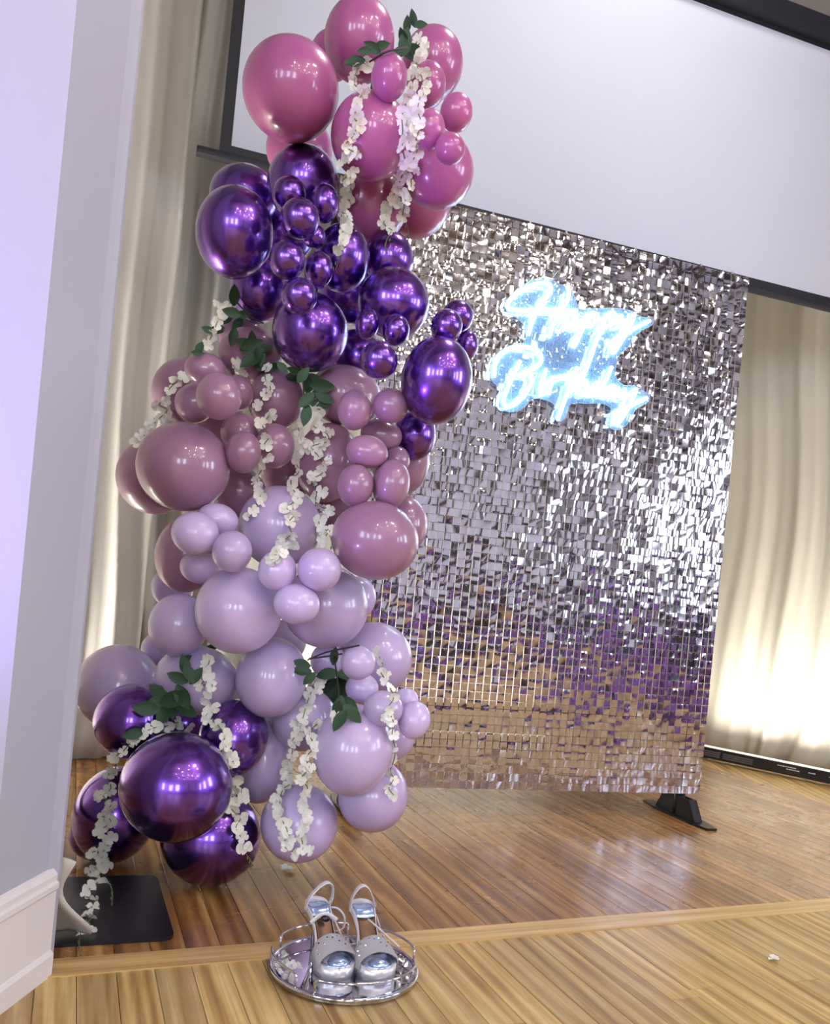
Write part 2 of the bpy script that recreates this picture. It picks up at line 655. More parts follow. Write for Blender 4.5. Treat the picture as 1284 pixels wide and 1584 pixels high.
for i, a in enumerate((-3.5, -1.0)):
    window(i + 1, hall(a, -7.99), E1, E2, 1.25, 1.3, 3.5)
for i, b in enumerate((-5.2, -2.2)):
    window(i + 5, hall(-4.99, b), E2, E1, 1.25, 1.2, 3.3)
for i, b in enumerate((-6.0, -3.6, -1.2)):  # lit windows added on this wall for the sequins to mirror
    window(i + 7, hall(6.99, b), E2, -E1, 1.0, 1.3, 3.3)
for i, b in enumerate((-7.3, -4.8, -2.4, 0.1)):
    tag(solid('trim_%d' % (i + 7), prism([hall(6.86, b - 0.22), hall(7.0, b - 0.22), hall(7.0, b + 0.22), hall(6.86, b + 0.22)], 0, CEIL - 0.3),
              M['dark_wood']), kind='structure')
for i, a in enumerate((-2.15, 0.35, 3.1, 6.1)):
    tag(solid('trim_%d' % (i + 11), prism([hall(a - 0.25, -8.0), hall(a + 0.25, -8.0), hall(a + 0.25, -7.86), hall(a - 0.25, -7.86)], 1.1, CEIL - 0.3),
              M['dark_wood']), kind='structure')
tag(solid('trim_15', slab(hall(6.98, 1.6), hall(6.98, -7.9), 0.03, 0, 0.95, -1), M['dark_wood']), kind='structure')


# ------------------------------------------------------------------ hall lamps, ceiling fill lights added
def chandelier(c):
    root = tag(empty('chandelier', c), 'dark metal chandelier of warm bare bulbs hanging in the hall', 'lamp')
    C = Vector(c)
    solid('rod', tube([C + Vector((0, 0, CEIL - C.z)), C], 0.012, 8), M['black_metal'], root)
    k = 0
    for ring, (n, r, dz) in enumerate(((9, 2.1, 0.0), (6, 1.15, 0.2), (1, 0.0, -0.1))):
        if n > 1:
            solid('ring', tube([C + Vector((r * cos(2 * pi * j / 32), r * sin(2 * pi * j / 32), dz)) for j in range(32)],
                               0.012, 6, closed=True), M['black_metal'], root)
            for j in range(3):
                th = 2 * pi * j / 3
                solid('arm', tube([C + Vector((0, 0, dz + 0.3)), C + Vector((r * cos(th), r * sin(th), dz))], 0.008, 6),
                      M['black_metal'], root)
        for j in range(n):
            th = 2 * pi * j / n + ring
            p = C + Vector((r * cos(th), r * sin(th), dz - 0.09))
            b = solid('bulb', ball(p - Vector((0, 0, 0.04)), 0.05, 12, 8), M['bulb'], root, True)
            solid('socket', tube([p + Vector((0, 0, 0.1)), p + Vector((0, 0, 0.03))], 0.016, 8), M['black_metal'], b)


chandelier((2.2, -1.2, 3.65))


def uplight(c, label, aim=None, watts=UPLIGHT_BEAM):
    root = tag(empty('uplight', (c[0], c[1], 0)), label, 'uplight')
    p = Vector((c[0], c[1], 0))
    solid('housing', lathe(p, [(0.09, 0.0), (0.095, 0.02), (0.095, 0.17), (0.085, 0.19)], 20), M['black_metal'], root, False)
    solid('lens', lathe(p, [(0.08, 0.1905), (0.07, 0.198), (0.02, 0.2)], 20), M['uplight'], root)
    if aim:
        ld = bpy.data.lights.new('beam', 'SPOT')
        ld.energy, ld.color, ld.spot_size, ld.spot_blend, ld.shadow_soft_size = watts, (0.42, 0.26, 1.0), radians(110), 0.8, 0.07
        lo = link('beam', ld, root, (0, 0, 0.22))
        d = Vector(aim) - (p + Vector((0, 0, 0.22)))
        lo.rotation_euler = d.to_track_quat('-Z', 'Y').to_euler()


uplight((-1.2, 0.86), 'purple floor uplight washing the white wall near the camera', (-0.80, 1.45, 2.0), 130.0)
for k, (a, b, c, d) in enumerate(((-4.6, -3.7, -4.9, -3.7), (2.6, -7.6, 2.6, -7.9), (6.6, -4.8, 6.9, -4.8), (6.6, 0.9, 6.95, 0.9), (6.6, -2.4, 6.9, -2.4))):
    q = hall(c, d)
    uplight(hall(a, b), ['purple uplight between the side windows', 'purple uplight by the rear wall',
                         'purple uplight deep in the hall opposite the windows', 'purple uplight nearest the stage corner',
                         'purple uplight midway along the panelled hall wall'][k], (q[0], q[1], 2.0))


def fill_light(c, label):  # unseen ceiling light, added to brighten the room evenly
    root = tag(empty('fill_ceiling_light', (c[0], c[1], CEIL - 0.05)), label, 'added ceiling light')
    p = Vector((c[0], c[1], CEIL))
    solid('rim', lathe(p, [(0.30, -0.06), (0.34, -0.06), (0.34, -0.001), (0.30, -0.001)], 28), M['trim'], root)
    solid('diffuser', lathe(p, [(0.05, -0.075), (0.2, -0.072), (0.295, -0.062)], 28), M['fill_light'], root)


fill_light(hall(2.6, -0.4), 'added round ceiling fill light over the hall floor beyond the strip')
fill_light(hall(4.6, -3.4), 'added round ceiling fill light deep in the hall')
fill_light((0.9, 3.0), 'added round ceiling fill light over the stage floor')


def reflection_table(c, label):  # unseen table, added to give the sequins purple to reflect
    root = tag(empty('reflection_table', (c[0], c[1], 0)), label, 'table')
    p = Vector((c[0], c[1], 0))
    V, Fc = [], []
    n = 64
    for r, z, wv_ in ((0.80, 0.015, 0.05), (0.78, 0.3, 0.035), (0.76, 0.6, 0.015), (0.755, 0.742, 0.0), (0.74, 0.752, 0.0), (0.02, 0.753, 0.0)):
        for k in range(n):
            a = 2 * pi * k / n
            q = r + wv_ * sin(a * 13)
            V.append(p + Vector((q * cos(a), q * sin(a), z)))
    for i in range(5):
        for k in range(n):
            l = (k + 1) % n
            Fc.append((i * n + k, i * n + l, (i + 1) * n + l, (i + 1) * n + k))
    Fc.append(tuple(5 * n + k for k in range(n)))
    solid('tablecloth', (V, Fc), M['purple_cloth'], root, True)
    solid('vase', lathe(p + Vector((0, 0, 0.755)), [(0.05, 0), (0.06, 0.02), (0.04, 0.15), (0.07, 0.3)], 16), M['chrome_steel'], root, True)


def added_chair(c, face, label):  # unseen chair, added to break up the tables' reflection
    d = Vector((cos(face), sin(face)))
    n = Vector((-d.y, d.x))
    root = tag(empty('reflection_chair', (c[0], c[1], 0)), label, 'chair', 'added dark chairs round the hall tables')
    cc = Vector(c)
    solid('seat', box(cc, d, n, 0.42, 0.42, 0.43, 0.48), M['dark_seat'], root)
    solid('backrest', box(cc - d * 0.2, d, n, 0.03, 0.40, 0.52, 0.92), M['dark_seat'], root)
    for a in (-1, 1):
        for b in (-1, 1):
            p = cc + d * (0.18 * a) + n * (0.18 * b)
            solid('leg', tube([Vector((p.x, p.y, 0.0)), Vector((p.x, p.y, 0.44 if a > 0 else 0.9))], 0.012, 6), M['chrome_steel'], root)


for (a, b) in ((4.9, -1.4), (5.2, -4.6), (2.4, -5.6)):
    q = Vector(hall(a, b))
    for k in range(6):
        th = 2 * pi * k / 6 + 0.4
        added_chair(q + Vector((cos(th), sin(th))) * 1.15, th + pi, 'added dark padded chair drawn up to a round hall table')


reflection_table(hall(4.9, -1.4), 'added round table under a purple cloth nearest the stage')
reflection_table(hall(5.2, -4.6), 'added round table under a purple cloth by the panelled wall')
reflection_table(hall(2.4, -5.6), 'added round table under a purple cloth near the rear wall')


# ------------------------------------------------------------------ curtains
def curtain(name, path, z0, z1, mat, label, seed, pleat=0.14, amp=0.045, flare=0.0, group=None, kick=None):
    rd = random.Random(seed)
    P = [Vector(p) for p in path]
    seglen = [(P[i + 1] - P[i]).length for i in range(len(P) - 1)]
    tot = sum(seglen)
    nu = max(40, int(tot / 0.012))
    nv = 40
    ph = [rd.uniform(0, 6.28) for _ in range(8)]
    V, Fc = [], []
    for j in range(nv + 1):
        fz = j / nv
        z = z0 + (z1 - z0) * fz
        for i in range(nu + 1):
            s = tot * i / nu
            r, k = s, 0
            while k < len(seglen) - 1 and r > seglen[k]:
                r -= seglen[k]
                k += 1
            d = (P[k + 1] - P[k]).normalized()
            p = P[k] + d * r
            n = Vector((-d.y, d.x))
            ss = s + 0.03 * sin(1.7 * z + ph[0] + s * 2) + 0.02 * sin(3.1 * z + ph[1])
            w_ = ss * 2 * pi / pleat
            dm = 0.55 + 0.45 * sin(ss * 3.7 + ph[2]) * sin(ss * 1.9 + ph[3])
            wob = sin(w_ + 1.4 * sin(ss * 5.1 + ph[4]))
            off = amp * dm * (wob + 0.35 * sin(2.3 * w_ + ph[5])) * (0.8 + 0.4 * (1 - fz))
            low = max(0.0, 1 - (z - z0) / 0.45)
            off += flare * low * low * (0.6 + 0.4 * sin(w_ * 0.5))
            sh = 0.0
            if kick:
                sh = -kick * low * low * (0.5 + 0.5 * sin(w_ * 0.33 + ph[6]))
            q_ = p + n * off + d * sh
            V.append(Vector((q_.x, q_.y, z)))
    for j in range(nv):
        for i in range(nu):
            a = j * (nu + 1) + i
            Fc.append((a, a + 1, a + nu + 2, a + nu + 1))
    o = solid(name, (V, Fc), mat, None, True, (path[0][0], path[0][1], z0))
    md = o.modifiers.new('thickness', 'SOLIDIFY')
    md.thickness = 0.002
    return tag(o, label, 'curtain', group)


curtain('curtain', [(-1.95, 2.62), (-1.16, 3.72)], 0.01, 4.0, M['curtain'],
        'cream curtain hanging beside the white wall corner', 3, 0.17, 0.035)
curtain('curtain', [(-1.92, 4.30), (1.62, 5.60)], 0.01, 4.0, M['curtain'],
        'cream curtain hanging behind the projection screen', 5, 0.16, 0.04)
curtain('curtain', [(1.74, 5.71), (3.75, 3.70)], 0.012, 4.0, M['silk'],
        'glowing ivory voile curtain above the black light bar', 8, 0.24, 0.05, -0.03, kick=0.10)
# loose hem of sheer fabric coming round the wall corner
V, Fc = [], []
nA, nB = 16, 14
for i in range(nA + 1):
    for j in range(nB + 1):
        s, t = i / nA, j / nB
        edge = 0.150 + 0.028 * (1 - t) ** 1.3 + 0.018 * sin(7 * t)
        x = -0.80 + edge * s
        y = 1.80 + 0.10 * (1 - t) ** 2 * (0.3 + 0.7 * s) - 0.03 * s + 0.012 * sin(11 * s + 2 * t)
        z = 0.016 + 0.25 * (0.75 * t + 0.25 * t * t) * (1 - 0.3 * s) + 0.006 * sin(12 * s + 3 * t) * t
        V.append((x, y, z))
for i in range(nA):
    for j in range(nB):
        a = i * (nB + 1) + j
        Fc.append((a, a + 1, a + nB + 2, a + nB + 1))
hem = solid('fabric_hem', (V, Fc), M['curtain'], None, True, (-0.72, 1.83, 0.0))
hem.modifiers.new('thickness', 'SOLIDIFY').thickness = 0.002
tag(hem, 'loose end of sheer white fabric lying on the black base plate', 'fabric')

# ------------------------------------------------------------------ projection screen
S0, SD = Vector((-1.02, 3.40)), Vector((0.9473, 0.3203))
SN = Vector((0.3203, -0.9473))
SW, ZB, ZT = 3.52, 2.442, 3.73


def sbox(s0, s1, n0_, n1_, z0, z1):
    V = []
    for z in (z0, z1):
        for s, n_ in ((s0, n0_), (s1, n0_), (s1, n1_), (s0, n1_)):
            p = S0 + SD * s + SN * n_
            V.append(Vector((p.x, p.y, z)))
    return V, BOXF


scr = tag(empty('projection_screen', (S0.x, S0.y, ZB)), 'large white projection screen with black border hung above the sequin panel', 'screen')
solid('fabric', sbox(0.13, SW - 0.13, -0.001, 0.001, ZB + 0.07, ZT), M['screen'], scr)
solid('border', sbox(0.085, 0.13, -0.0012, 0.0012, ZB + 0.03, ZT + 0.02), M['black'], scr)
solid('border', sbox(SW - 0.13, SW - 0.085, -0.0012, 0.0012, ZB + 0.03, ZT + 0.02), M['black'], scr)
solid('border', sbox(0.13, SW - 0.13, -0.0012, 0.0012, ZT - 0.001, ZT + 0.02), M['black'], scr)
solid('border', sbox(0.13, SW - 0.13, -0.0012, 0.0012, ZB + 0.03, ZB + 0.07), M['black'], scr)
c0 = [S0 + SD * s for s in (0.0, SW)]
solid('bottom_bar', tube([Vector((p.x, p.y, ZB + 0.018)) for p in c0], 0.021, 12), M['black'], scr, False)
solid('casing', sbox(0.0, SW, -0.06, 0.05, ZT + 0.02, ZT + 0.125), M['black'], scr)

# ------------------------------------------------------------------ LED bar under the right-hand curtain
LD = Vector((0.7071, -0.7071))
LN = Vector((-0.7071, -0.7071))
LC = Vector((1.804, 5.17))


def lbox(s0, s1, n0_, n1_, z0, z1):
    V = []
    for z in (z0, z1):
        for s, n_ in ((s0, n0_), (s1, n0_), (s1, n1_), (s0, n1_)):
            p = LC + LD * s + LN * n_
            V.append(Vector((p.x, p.y, z)))
    return V, BOXF


def led_bar(s0, s1, label, gain=1.0, tilt=0.34):
    c = LC + LD * ((s0 + s1) / 2)
    root = tag(empty('light_bar', (c.x, c.y, 0)), label, 'light bar', 'black light bars at the curtain foot')
    body = solid('body', lbox(s0, s1, -0.075, 0.0, 0.006, 0.068), M['black_metal'], root)
    solid('lens', lbox(s0 + 0.03, s1 - 0.03, -0.06, -0.012, 0.0682, 0.073), M['led'], root)
    ld = bpy.data.lights.new('wash', 'AREA')
    ld.shape, ld.size, ld.size_y, ld.energy, ld.color, ld.spread = 'RECTANGLE', s1 - s0, 0.04, LED_WASH * (s1 - s0) * gain, (1.0, 0.95, 0.85), radians(125)
    lo = link('wash', ld, root, Vector((-LN.x * 0.035, -LN.y * 0.035, 0.078)))
    zax = Vector((LN.x * tilt, LN.y * tilt, -1)).normalized()
    xax = Vector((LD.x, LD.y, 0))
    lo.rotation_euler = Matrix((xax, zax.cross(xax), zax)).transposed().to_euler()
    for a, b in ((0.02, 0.16), (0.18, 0.36)):
        for r_ in range(3):
            z = 0.020 + r_ * 0.012
            solid('louvre', lbox(s0 + a, s0 + b, 0.0, 0.0025, z, z + 0.008), M['grey_metal'], body)
    # small illegible print: short white dashes and a badge
    for a, b, z in ((0.50, 0.60, 0.048), (0.55, 0.62, 0.036), (0.67, 0.70, 0.040), (0.78, 0.81, 0.04)):
        x = a
        while x < b:
            wd = random.uniform(0.006, 0.014)
            if s0 + x + wd < s1:
                solid('print_mark', lbox(s0 + x, s0 + x + wd, 0.0, 0.0012, z, z + 0.005), M['white_print'], body)
            x += wd + 0.003
    for e in (s0 + 0.06, s1 - 0.06):
        solid('foot', lbox(e - 0.02, e + 0.02, -0.07, -0.01, 0.0, 0.006), M['black_metal'], root)


led_bar(-0.06, 0.98, 'black light bar at the curtain foot beside the sequin panel')
led_bar(1.0, 2.0, 'black light bar continuing along the curtain foot past the frame edge')
# its twin behind the garland, washing the rear curtain
LC, LD, LN = Vector((-1.35, 4.19)), Vector((0.947, 0.321)), Vector((0.321, -0.947))
led_bar(0.72, 1.27, 'black light bar on the floor behind the balloon garland')
led_bar(1.3, 2.34, 'black light bar on the floor behind the sequin panel')
LC, LD, LN = Vector((-1.72, 2.72)), Vector((0.583, 0.812)), Vector((0.812, -0.583))  # out-of-sight bar added to brighten the curtain by the wall
led_bar(-0.32, 0.68, 'added hidden light bar brightening the curtain beside the white wall', 3.8, 0.10)

# ------------------------------------------------------------------ sequin panel
PR, PD = Vector((1.243, 3.57)), Vector((0.951, 0.309)).normalized()
PN = Vector((PD.y, -PD.x))
PIT = 0.0305
NC, NR = 50, 70
PZ0 = 0.101
PLEFT = PR - PD * (NC * PIT)


def pp(s, n_, z):
    p = PLEFT + PD * s + PN * n_
    return Vector((p.x, p.y, z))


def pbox(s0, s1, n0_, n1_, z0, z1):
    return [pp(s, n_, z) for z in (z0, z1) for s, n_ in ((s0, n1_), (s1, n1_), (s1, n0_), (s0, n0_))], BOXF


PWID, PHGT = NC * PIT, NR * PIT
panel = tag(empty('sequin_panel', pp(PWID / 2, 0, 0)), 'tall silver sequin backdrop panel on a black stand with flat feet', 'backdrop')


# ------------------------------------------------------------------ balloons: pixel centre, half sizes, distance, kind, label
B2, B1, MID, F1, F2 = 2.52, 2.36, 2.24, 2.12, 2.02
BL = [
 # rose, top of the garland
 (450,139,80,80,F1,'pink','large round rose balloon at the upper side nearest the curtain'),
 (556,62,59,66,MID,'pink','topmost rose balloon, cut by the top of the photo'),
 (514,86,37,40,B1,'pink','rose balloon peeping out between the two uppermost big ones'),
 (669,99,51,57,B1,'pink','rose balloon beside the topmost leaves, against the white screen'),
 (602,120,30,37,F2,'pink','small rose balloon between the two top flower strands'),
 (661,132,31,37,MID,'pink','small rose balloon behind the thick top flower strand'),
 (706,174,27,30,F1,'pink','small rose balloon sticking out furthest toward the screen'),
 (664,201,26,32,F2,'pink','small rose balloon touching the thick top flower strand'),
 (696,230,25,25,F2,'pink','lowest of the small rose balloons above the panel corner'),
 (573,211,65,68,F1,'pink','large rose balloon between the hanging top flower strands'),
 (676,264,60,60,MID,'pink','large rose balloon above the corner of the sequin panel'),
 (574,316,60,58,B1,'pink','rose balloon low between the ends of the top flower strands'),
 (642,309,59,60,B2,'pink','lowest rose balloon touching the sequin panel corner'),
 (463,232,54,54,B2,'pink','dark rose balloon half hidden above the purple chrome balloons'),
 # purple chrome, upper
 (363,360,62,72,F1,'chrome','big purple chrome balloon sticking out toward the curtain'),
 (378,304,56,50,B1,'chrome','purple chrome balloon behind the big one below the screen bar'),
 (469,284,58,60,MID,'chrome','purple chrome balloon just below the large rose balloon'),
 (448,299,27,27,F1,'chrome','small purple chrome balloon, upper one of the cluster'),
 (502,315,24,30,F1,'chrome','small purple chrome balloon beside the thin top flower strand'),
 (464,338,32,32,F2,'chrome','small shiny purple chrome balloon in the middle of the cluster'),
 (486,366,19,19,F1,'chrome','tiny purple chrome balloon tucked under the cluster'),
 (444,402,29,31,F2,'chrome','small purple chrome balloon touching the big protruding one'),
 (493,418,23,29,F1,'chrome','small purple chrome balloon under the end of a flower strand'),
 (463,458,29,29,F2,'chrome','small purple chrome balloon on top of the big central one'),
 (402,449,47,52,B1,'chrome','dark purple chrome balloon above the side leaves'),
 (480,514,60,62,MID,'chrome','big purple chrome balloon in the middle above the mauve ones'),
 (529,399,45,53,MID,'chrome','purple chrome balloon behind the tip of the thin flower strand'),
 (600,401,42,43,B1,'chrome','purple chrome balloon under the lowest rose balloons'),
 (609,469,57,55,MID,'chrome','big purple chrome balloon above the trio of small ones'),
 (568,501,19,24,F1,'chrome','small purple chrome balloon, first of the trio'),
 (612,511,22,25,F1,'chrome','small purple chrome balloon, second of the trio'),
 (586,557,30,30,F2,'chrome','small purple chrome balloon, lowest and biggest of the trio'),
 (675,589,56,69,F1,'chrome','big purple chrome balloon beside the neon sign'),
 (691,504,25,26,F1,'chrome','small purple chrome balloon, front one of three against the sequins'),
 (708,489,25,25,MID,'chrome','small purple chrome balloon, rear one of three against the sequins'),
 (722,535,18,24,MID,'chrome','small purple chrome balloon, lowest of three against the sequins'),
 (641,674,34,40,B1,'chrome','purple chrome balloon half hidden below the one by the neon sign'),
 (552,556,48,46,B2,'chrome','dark purple chrome balloon deep behind the trio'),
 (540,456,50,48,B2,'chrome','dark purple chrome balloon deep in the gap beside the big central one'),
 (438,362,50,50,B2,'chrome','dark purple chrome balloon deep behind the upper cluster'),
 # mauve, middle
 (284,722,73,70,F1,'mauve','large mauve balloon sticking out toward the white wall'),
 (240,737,60,60,B1,'mauve','mauve balloon half behind the large one near the white wall'),
 (287,605,52,52,B1,'mauve','mauve balloon behind the small ones and the side blossoms'),
 (318,572,33,27,F1,'mauve','small mauve balloon just below the side leaves'),
 (339,613,36,37,F2,'mauve','small round mauve balloon at the front of its cluster'),
 (301,624,31,31,MID,'mauve','small mauve balloon tucked behind the front one of the cluster'),
 (366,608,27,28,MID,'mauve','small mauve balloon behind the cluster by the flower strand'),
 (371,668,30,29,MID,'mauve','small mauve balloon under the cluster by the flower strand'),
 (376,700,28,33,F1,'mauve','small mauve balloon touching the large protruding one'),
 (425,690,31,35,MID,'mauve','mauve balloon between two hanging middle flower strands'),
 (427,619,44,48,B1,'mauve','mauve balloon behind the top of the middle flower strand'),
 (387,548,50,42,B1,'mauve','mauve balloon among the leaves under the chrome balloons'),
 (377,522,40,34,B2,'mauve','mauve balloon behind the uppermost side leaves'),
 (534,612,58,47,B1,'mauve','mauve balloon under the big central chrome balloon'),
 (549,634,27,32,F1,'mauve','small mauve balloon beside the round one under the chrome balloons'),
 (604,628,28,27,F1,'mauve','small round mauve balloon by the big chrome balloon'),
 (590,673,33,25,MID,'mauve','small flattened mauve balloon in the middle of the stack'),
 (568,699,33,26,F1,'mauve','small wide mauve balloon at the front of the stack'),
 (550,751,28,33,F1,'mauve','small mauve balloon lower in the stack beside the tall one'),
 (605,749,29,39,F1,'mauve','small tall mauve balloon at the bottom of the stack'),
 (614,712,20,22,MID,'mauve','small mauve balloon barely showing inside the stack'),
 (620,714,45,54,B1,'mauve','mauve balloon against the sequin panel behind the stack'),
 (507,716,50,62,B1,'mauve','mauve balloon behind the two middle flower strands'),
 (370,762,42,40,B1,'mauve','dark mauve balloon in the shade under the large protruding one'),
 (442,742,38,38,B2,'mauve','dark mauve balloon deep in the gap of the garland'),
 (580,836,68,61,F1,'mauve','large mauve balloon hanging below the stack by the sequins'),
 (623,814,38,47,B1,'mauve','pale mauve balloon behind the large one against the sequins'),
 (335,655,46,46,B2,'mauve','dark mauve balloon deep behind the side cluster'),
 (522,784,42,42,B2,'mauve','dark mauve balloon deep beside the end of a middle strand'),
 # lilac, lower
 (440,992,34,34,B2,'lilac','shaded lilac balloon deep in the gap under the large round one'),
 (433,815,64,64,MID,'lilac','large lilac balloon behind the ends of the middle strands'),
 (302,825,37,34,F2,'lilac','small oval lilac balloon nearest the white wall'),
 (336,804,33,26,F1,'lilac','small lilac balloon behind the oval one'),
 (359,853,31,33,F2,'lilac','small lilac balloon between the oval one and the big one'),
 (290,858,50,60,B1,'mauve','dusky balloon behind the small lilac ones near the curtain'),
 (310,878,32,26,MID,'lilac','small lilac balloon under the oval one'),
 (369,944,67,68,F1,'lilac','large round lilac balloon in the middle of the garland'),
 (429,883,30,32,F2,'lilac','small lilac balloon under the last blossoms of the strand'),
 (494,881,34,34,F2,'lilac','small round lilac balloon at the side of the trio'),
 (459,934,36,32,F2,'lilac','small pinkish lilac balloon at the bottom of the trio'),
 (504,938,66,65,MID,'lilac','large lilac balloon behind the trio of small ones'),
 (276,967,46,50,MID,'lilac','lilac balloon beside the curtain under the dusky one'),
 (267,908,33,33,B2,'lilac','lilac balloon peeping out beside the curtain edge'),
 (244,1004,26,26,B2,'lilac','lilac balloon barely showing in the gap by the curtain'),
 (420,1048,55,63,MID,'lilac','lilac balloon above the smaller chrome balloon'),
 (305,1052,66,54,MID,'lilac','lilac balloon behind the lower leaves'),
 (183,1062,66,67,B1,'lilac','mauve lilac balloon partly behind the white wall corner'),
 (580,1018,58,56,B1,'lilac','large lilac balloon against the lower sequins'),
 (554,1025,27,27,F1,'lilac','small lilac balloon touching the dark twig'),
 (560,1065,26,24,MID,'lilac','small lilac balloon under the one touching the twig'),
 (508,1022,28,28,B1,'lilac','lilac balloon behind the dark twig'),
 (551,925,31,34,B2,'lilac','lilac balloon peeping out above the lower sequins'),
 (546,1160,62,71,F1,'lilac','large pale lilac balloon low at the front'),
 (593,1096,31,28,F1,'lilac','lilac balloon behind the lower side flower strand'),
 (628,1084,20,20,MID,'lilac','tiny lilac balloon half hidden against the sequins'),
 (641,1114,25,30,F1,'lilac','small lilac balloon sticking out furthest over the sequins'),
 (606,1140,36,36,MID,'lilac','lilac balloon tucked beside the large pale one'),
 (577,1230,55,57,MID,'lilac','lowest lilac balloon beside the sequin panel foot line'),
 (463,1273,61,61,MID,'lilac','lilac balloon resting low above the shoes'),
 (408,1173,46,70,B1,'lilac','lilac balloon between the chrome ones and the double strand'),
 (470,1112,52,50,B1,'lilac','lilac balloon behind the top of the double strand'),
 (507,1078,36,36,B2,'lilac','lilac balloon behind the lower leaves and twig'),
 # purple chrome, foot
 (273,1217,88,87,F1,'chrome','largest purple chrome balloon at the front of the foot'),
 (203,1115,58,59,MID,'chrome','purple chrome balloon by the wall above the largest one'),
 (361,1142,54,62,MID,'chrome','purple chrome balloon behind the shorter lower strand'),
 (178,1265,66,77,B1,'chrome','purple chrome balloon behind the long strand by the wall'),
 (326,1294,79,76,MID,'chrome','lowest purple chrome balloon just above the floor'),
 (286,1118,44,44,B2,'chrome','dark purple chrome balloon deep behind the lower leaves'),
 (142,1374,44,40,B1,'chrome','dark purple balloon low behind the wall corner and blossoms'),
]

NB = len(BL)
dep = [b[4] for b in BL]
rad = [(b[2] + b[3]) / 2 for b in BL]
rys = [ray(b[0], b[1]) for b in BL]
for it in range(160):
    mv = [0.0] * NB
    for i in range(NB):
        for j in range(i + 1, NB):
            ci, cj = rys[i] * dep[i], rys[j] * dep[j]
            need = 0.90 * (rad[i] * dep[i] + rad[j] * dep[j]) / F
            d = (ci - cj).length
            if d < need:
                s = 0.25 * (need - d)
                if BL[i][4] < BL[j][4] or (BL[i][4] == BL[j][4] and rad[i] <= rad[j]):
                    mv[i] -= s
                    mv[j] += s
                else:
                    mv[i] += s
                    mv[j] -= s
    for i in range(NB):
        dep[i] = min(max(dep[i] + mv[i], 1.88), 2.85)

SPH = []
KB = {}
for i, (px, py, rx, ry, y0, kind, label) in enumerate(BL):
    Y = dep[i]
    C = at(px, py, Y)
    vd = rys[i].normalized()
    # widths seen off-axis are stretched by the lens: undo that for the true size
    sx, sy = rx * Y / F, ry * Y / F
    g = 1.0 / sqrt(1 + (rys[i].x ** 2 + rys[i].z ** 2))
    sx, sy = sx * (0.5 + 0.5 * g), sy * (0.5 + 0.5 * g)
    C.z = max(C.z, sy * 0.99 + 0.004)
    right = Vector((CR, 0, -SR))
    right = (right - vd * right.dot(vd)).normalized()
    up = right.cross(vd).normalized()
    sz = (sx + sy) / 2
    SPH.append((C, right, up, -vd, sx, sy, sz))
    rd = random.Random(100 + i)
    big = max(rx, ry) > 40
    nu, nv = (40, 26) if big else (28, 18)
    tilt = Matrix.Rotation(rd.uniform(-0.5, 0.5), 3, 'X') @ Matrix.Rotation(rd.uniform(-0.5, 0.5), 3, 'Y')
    V, Fc = [], []
    prof = []
    for k in range(nv + 1):
        th = pi * k / nv
        r, z = sin(th), cos(th)
        if z < -0.35:                       # narrows toward the knot
            q_ = (-z - 0.35) / 0.65
            r *= 1 - 0.10 * q_ * q_
            z -= 0.07 * q_ * q_
        prof.append((r, z))
    V.append(tilt @ Vector((0, 0, prof[0][1])))
    for r, z in prof[1:-1]:
        for k in range(nu):
            a = 2 * pi * k / nu
            V.append(tilt @ Vector((r * cos(a), r * sin(a), z)))
    V.append(tilt @ Vector((0, 0, prof[-1][1])))
    for k in range(nu):
        Fc.append((0, 1 + k, 1 + (k + 1) % nu))
    for r_ in range(nv - 2):
        for k in range(nu):
            l = (k + 1) % nu
            Fc.append((1 + r_ * nu + k, 1 + (r_ + 1) * nu + k, 1 + (r_ + 1) * nu + l, 1 + r_ * nu + l))
    e = len(V) - 1
    for k in range(nu):
        Fc.append((e, 1 + (nv - 2) * nu + (k + 1) % nu, 1 + (nv - 2) * nu + k))
    VW = [C + right * (v.x * sx) + up * (v.y * sy) - vd * (v.z * sz) for v in V]
    ob = solid('balloon', (VW, Fc), M[kind], None, True, C)
    tag(ob, label, 'balloon', 'balloons of the garland')
    tail = tilt @ Vector((0, 0, -1))
    tp_ = VW[-1]
    td = (right * (tail.x * sx) + up * (tail.y * sy) - vd * (tail.z * sz)).normalized()
    kr = 0.05 * sz
    solid('knot', tube([tp_ - td * 0.1 * sz, tp_ + td * 0.03 * sz, tp_ + td * 0.08 * sz, tp_ + td * 0.14 * sz],
                       [kr * 1.6, kr * 0.8, kr * 1.3, kr * 1.9], 7), M[kind], ob, True)


def hit(px, py, pad=0.0):
    """distance (in Y) of the first balloon surface seen through a pixel, or None"""
    r = ray(px, py)
    best = None
    o = Vector((0, 0, H))
    for C, a, b, c, sx, sy, sz in SPH:
        oc = o - C
        O = Vector((oc.dot(a) / (sx + pad), oc.dot(b) / (sy + pad), oc.dot(c) / (sz + pad)))
        D = Vector((r.dot(a) / (sx + pad), r.dot(b) / (sy + pad), r.dot(c) / (sz + pad)))
        A, Bq, Cq = D.dot(D), 2 * O.dot(D), O.dot(O) - 1
        q_ = Bq * Bq - 4 * A * Cq
        if q_ > 0:
            t = (-Bq - sqrt(q_)) / (2 * A)
            if best is None or t < best:
                best = t
    return best


# garland stand: black base plate and its pole
stand = tag(empty('garland_stand', (-0.70, 2.06, 0)), 'black steel base plate and pole carrying the balloon garland', 'stand')
bp4 = [(-0.452, 1.90), (-0.605, 2.278), (-1.0, 2.13), (-0.86, 1.735)]


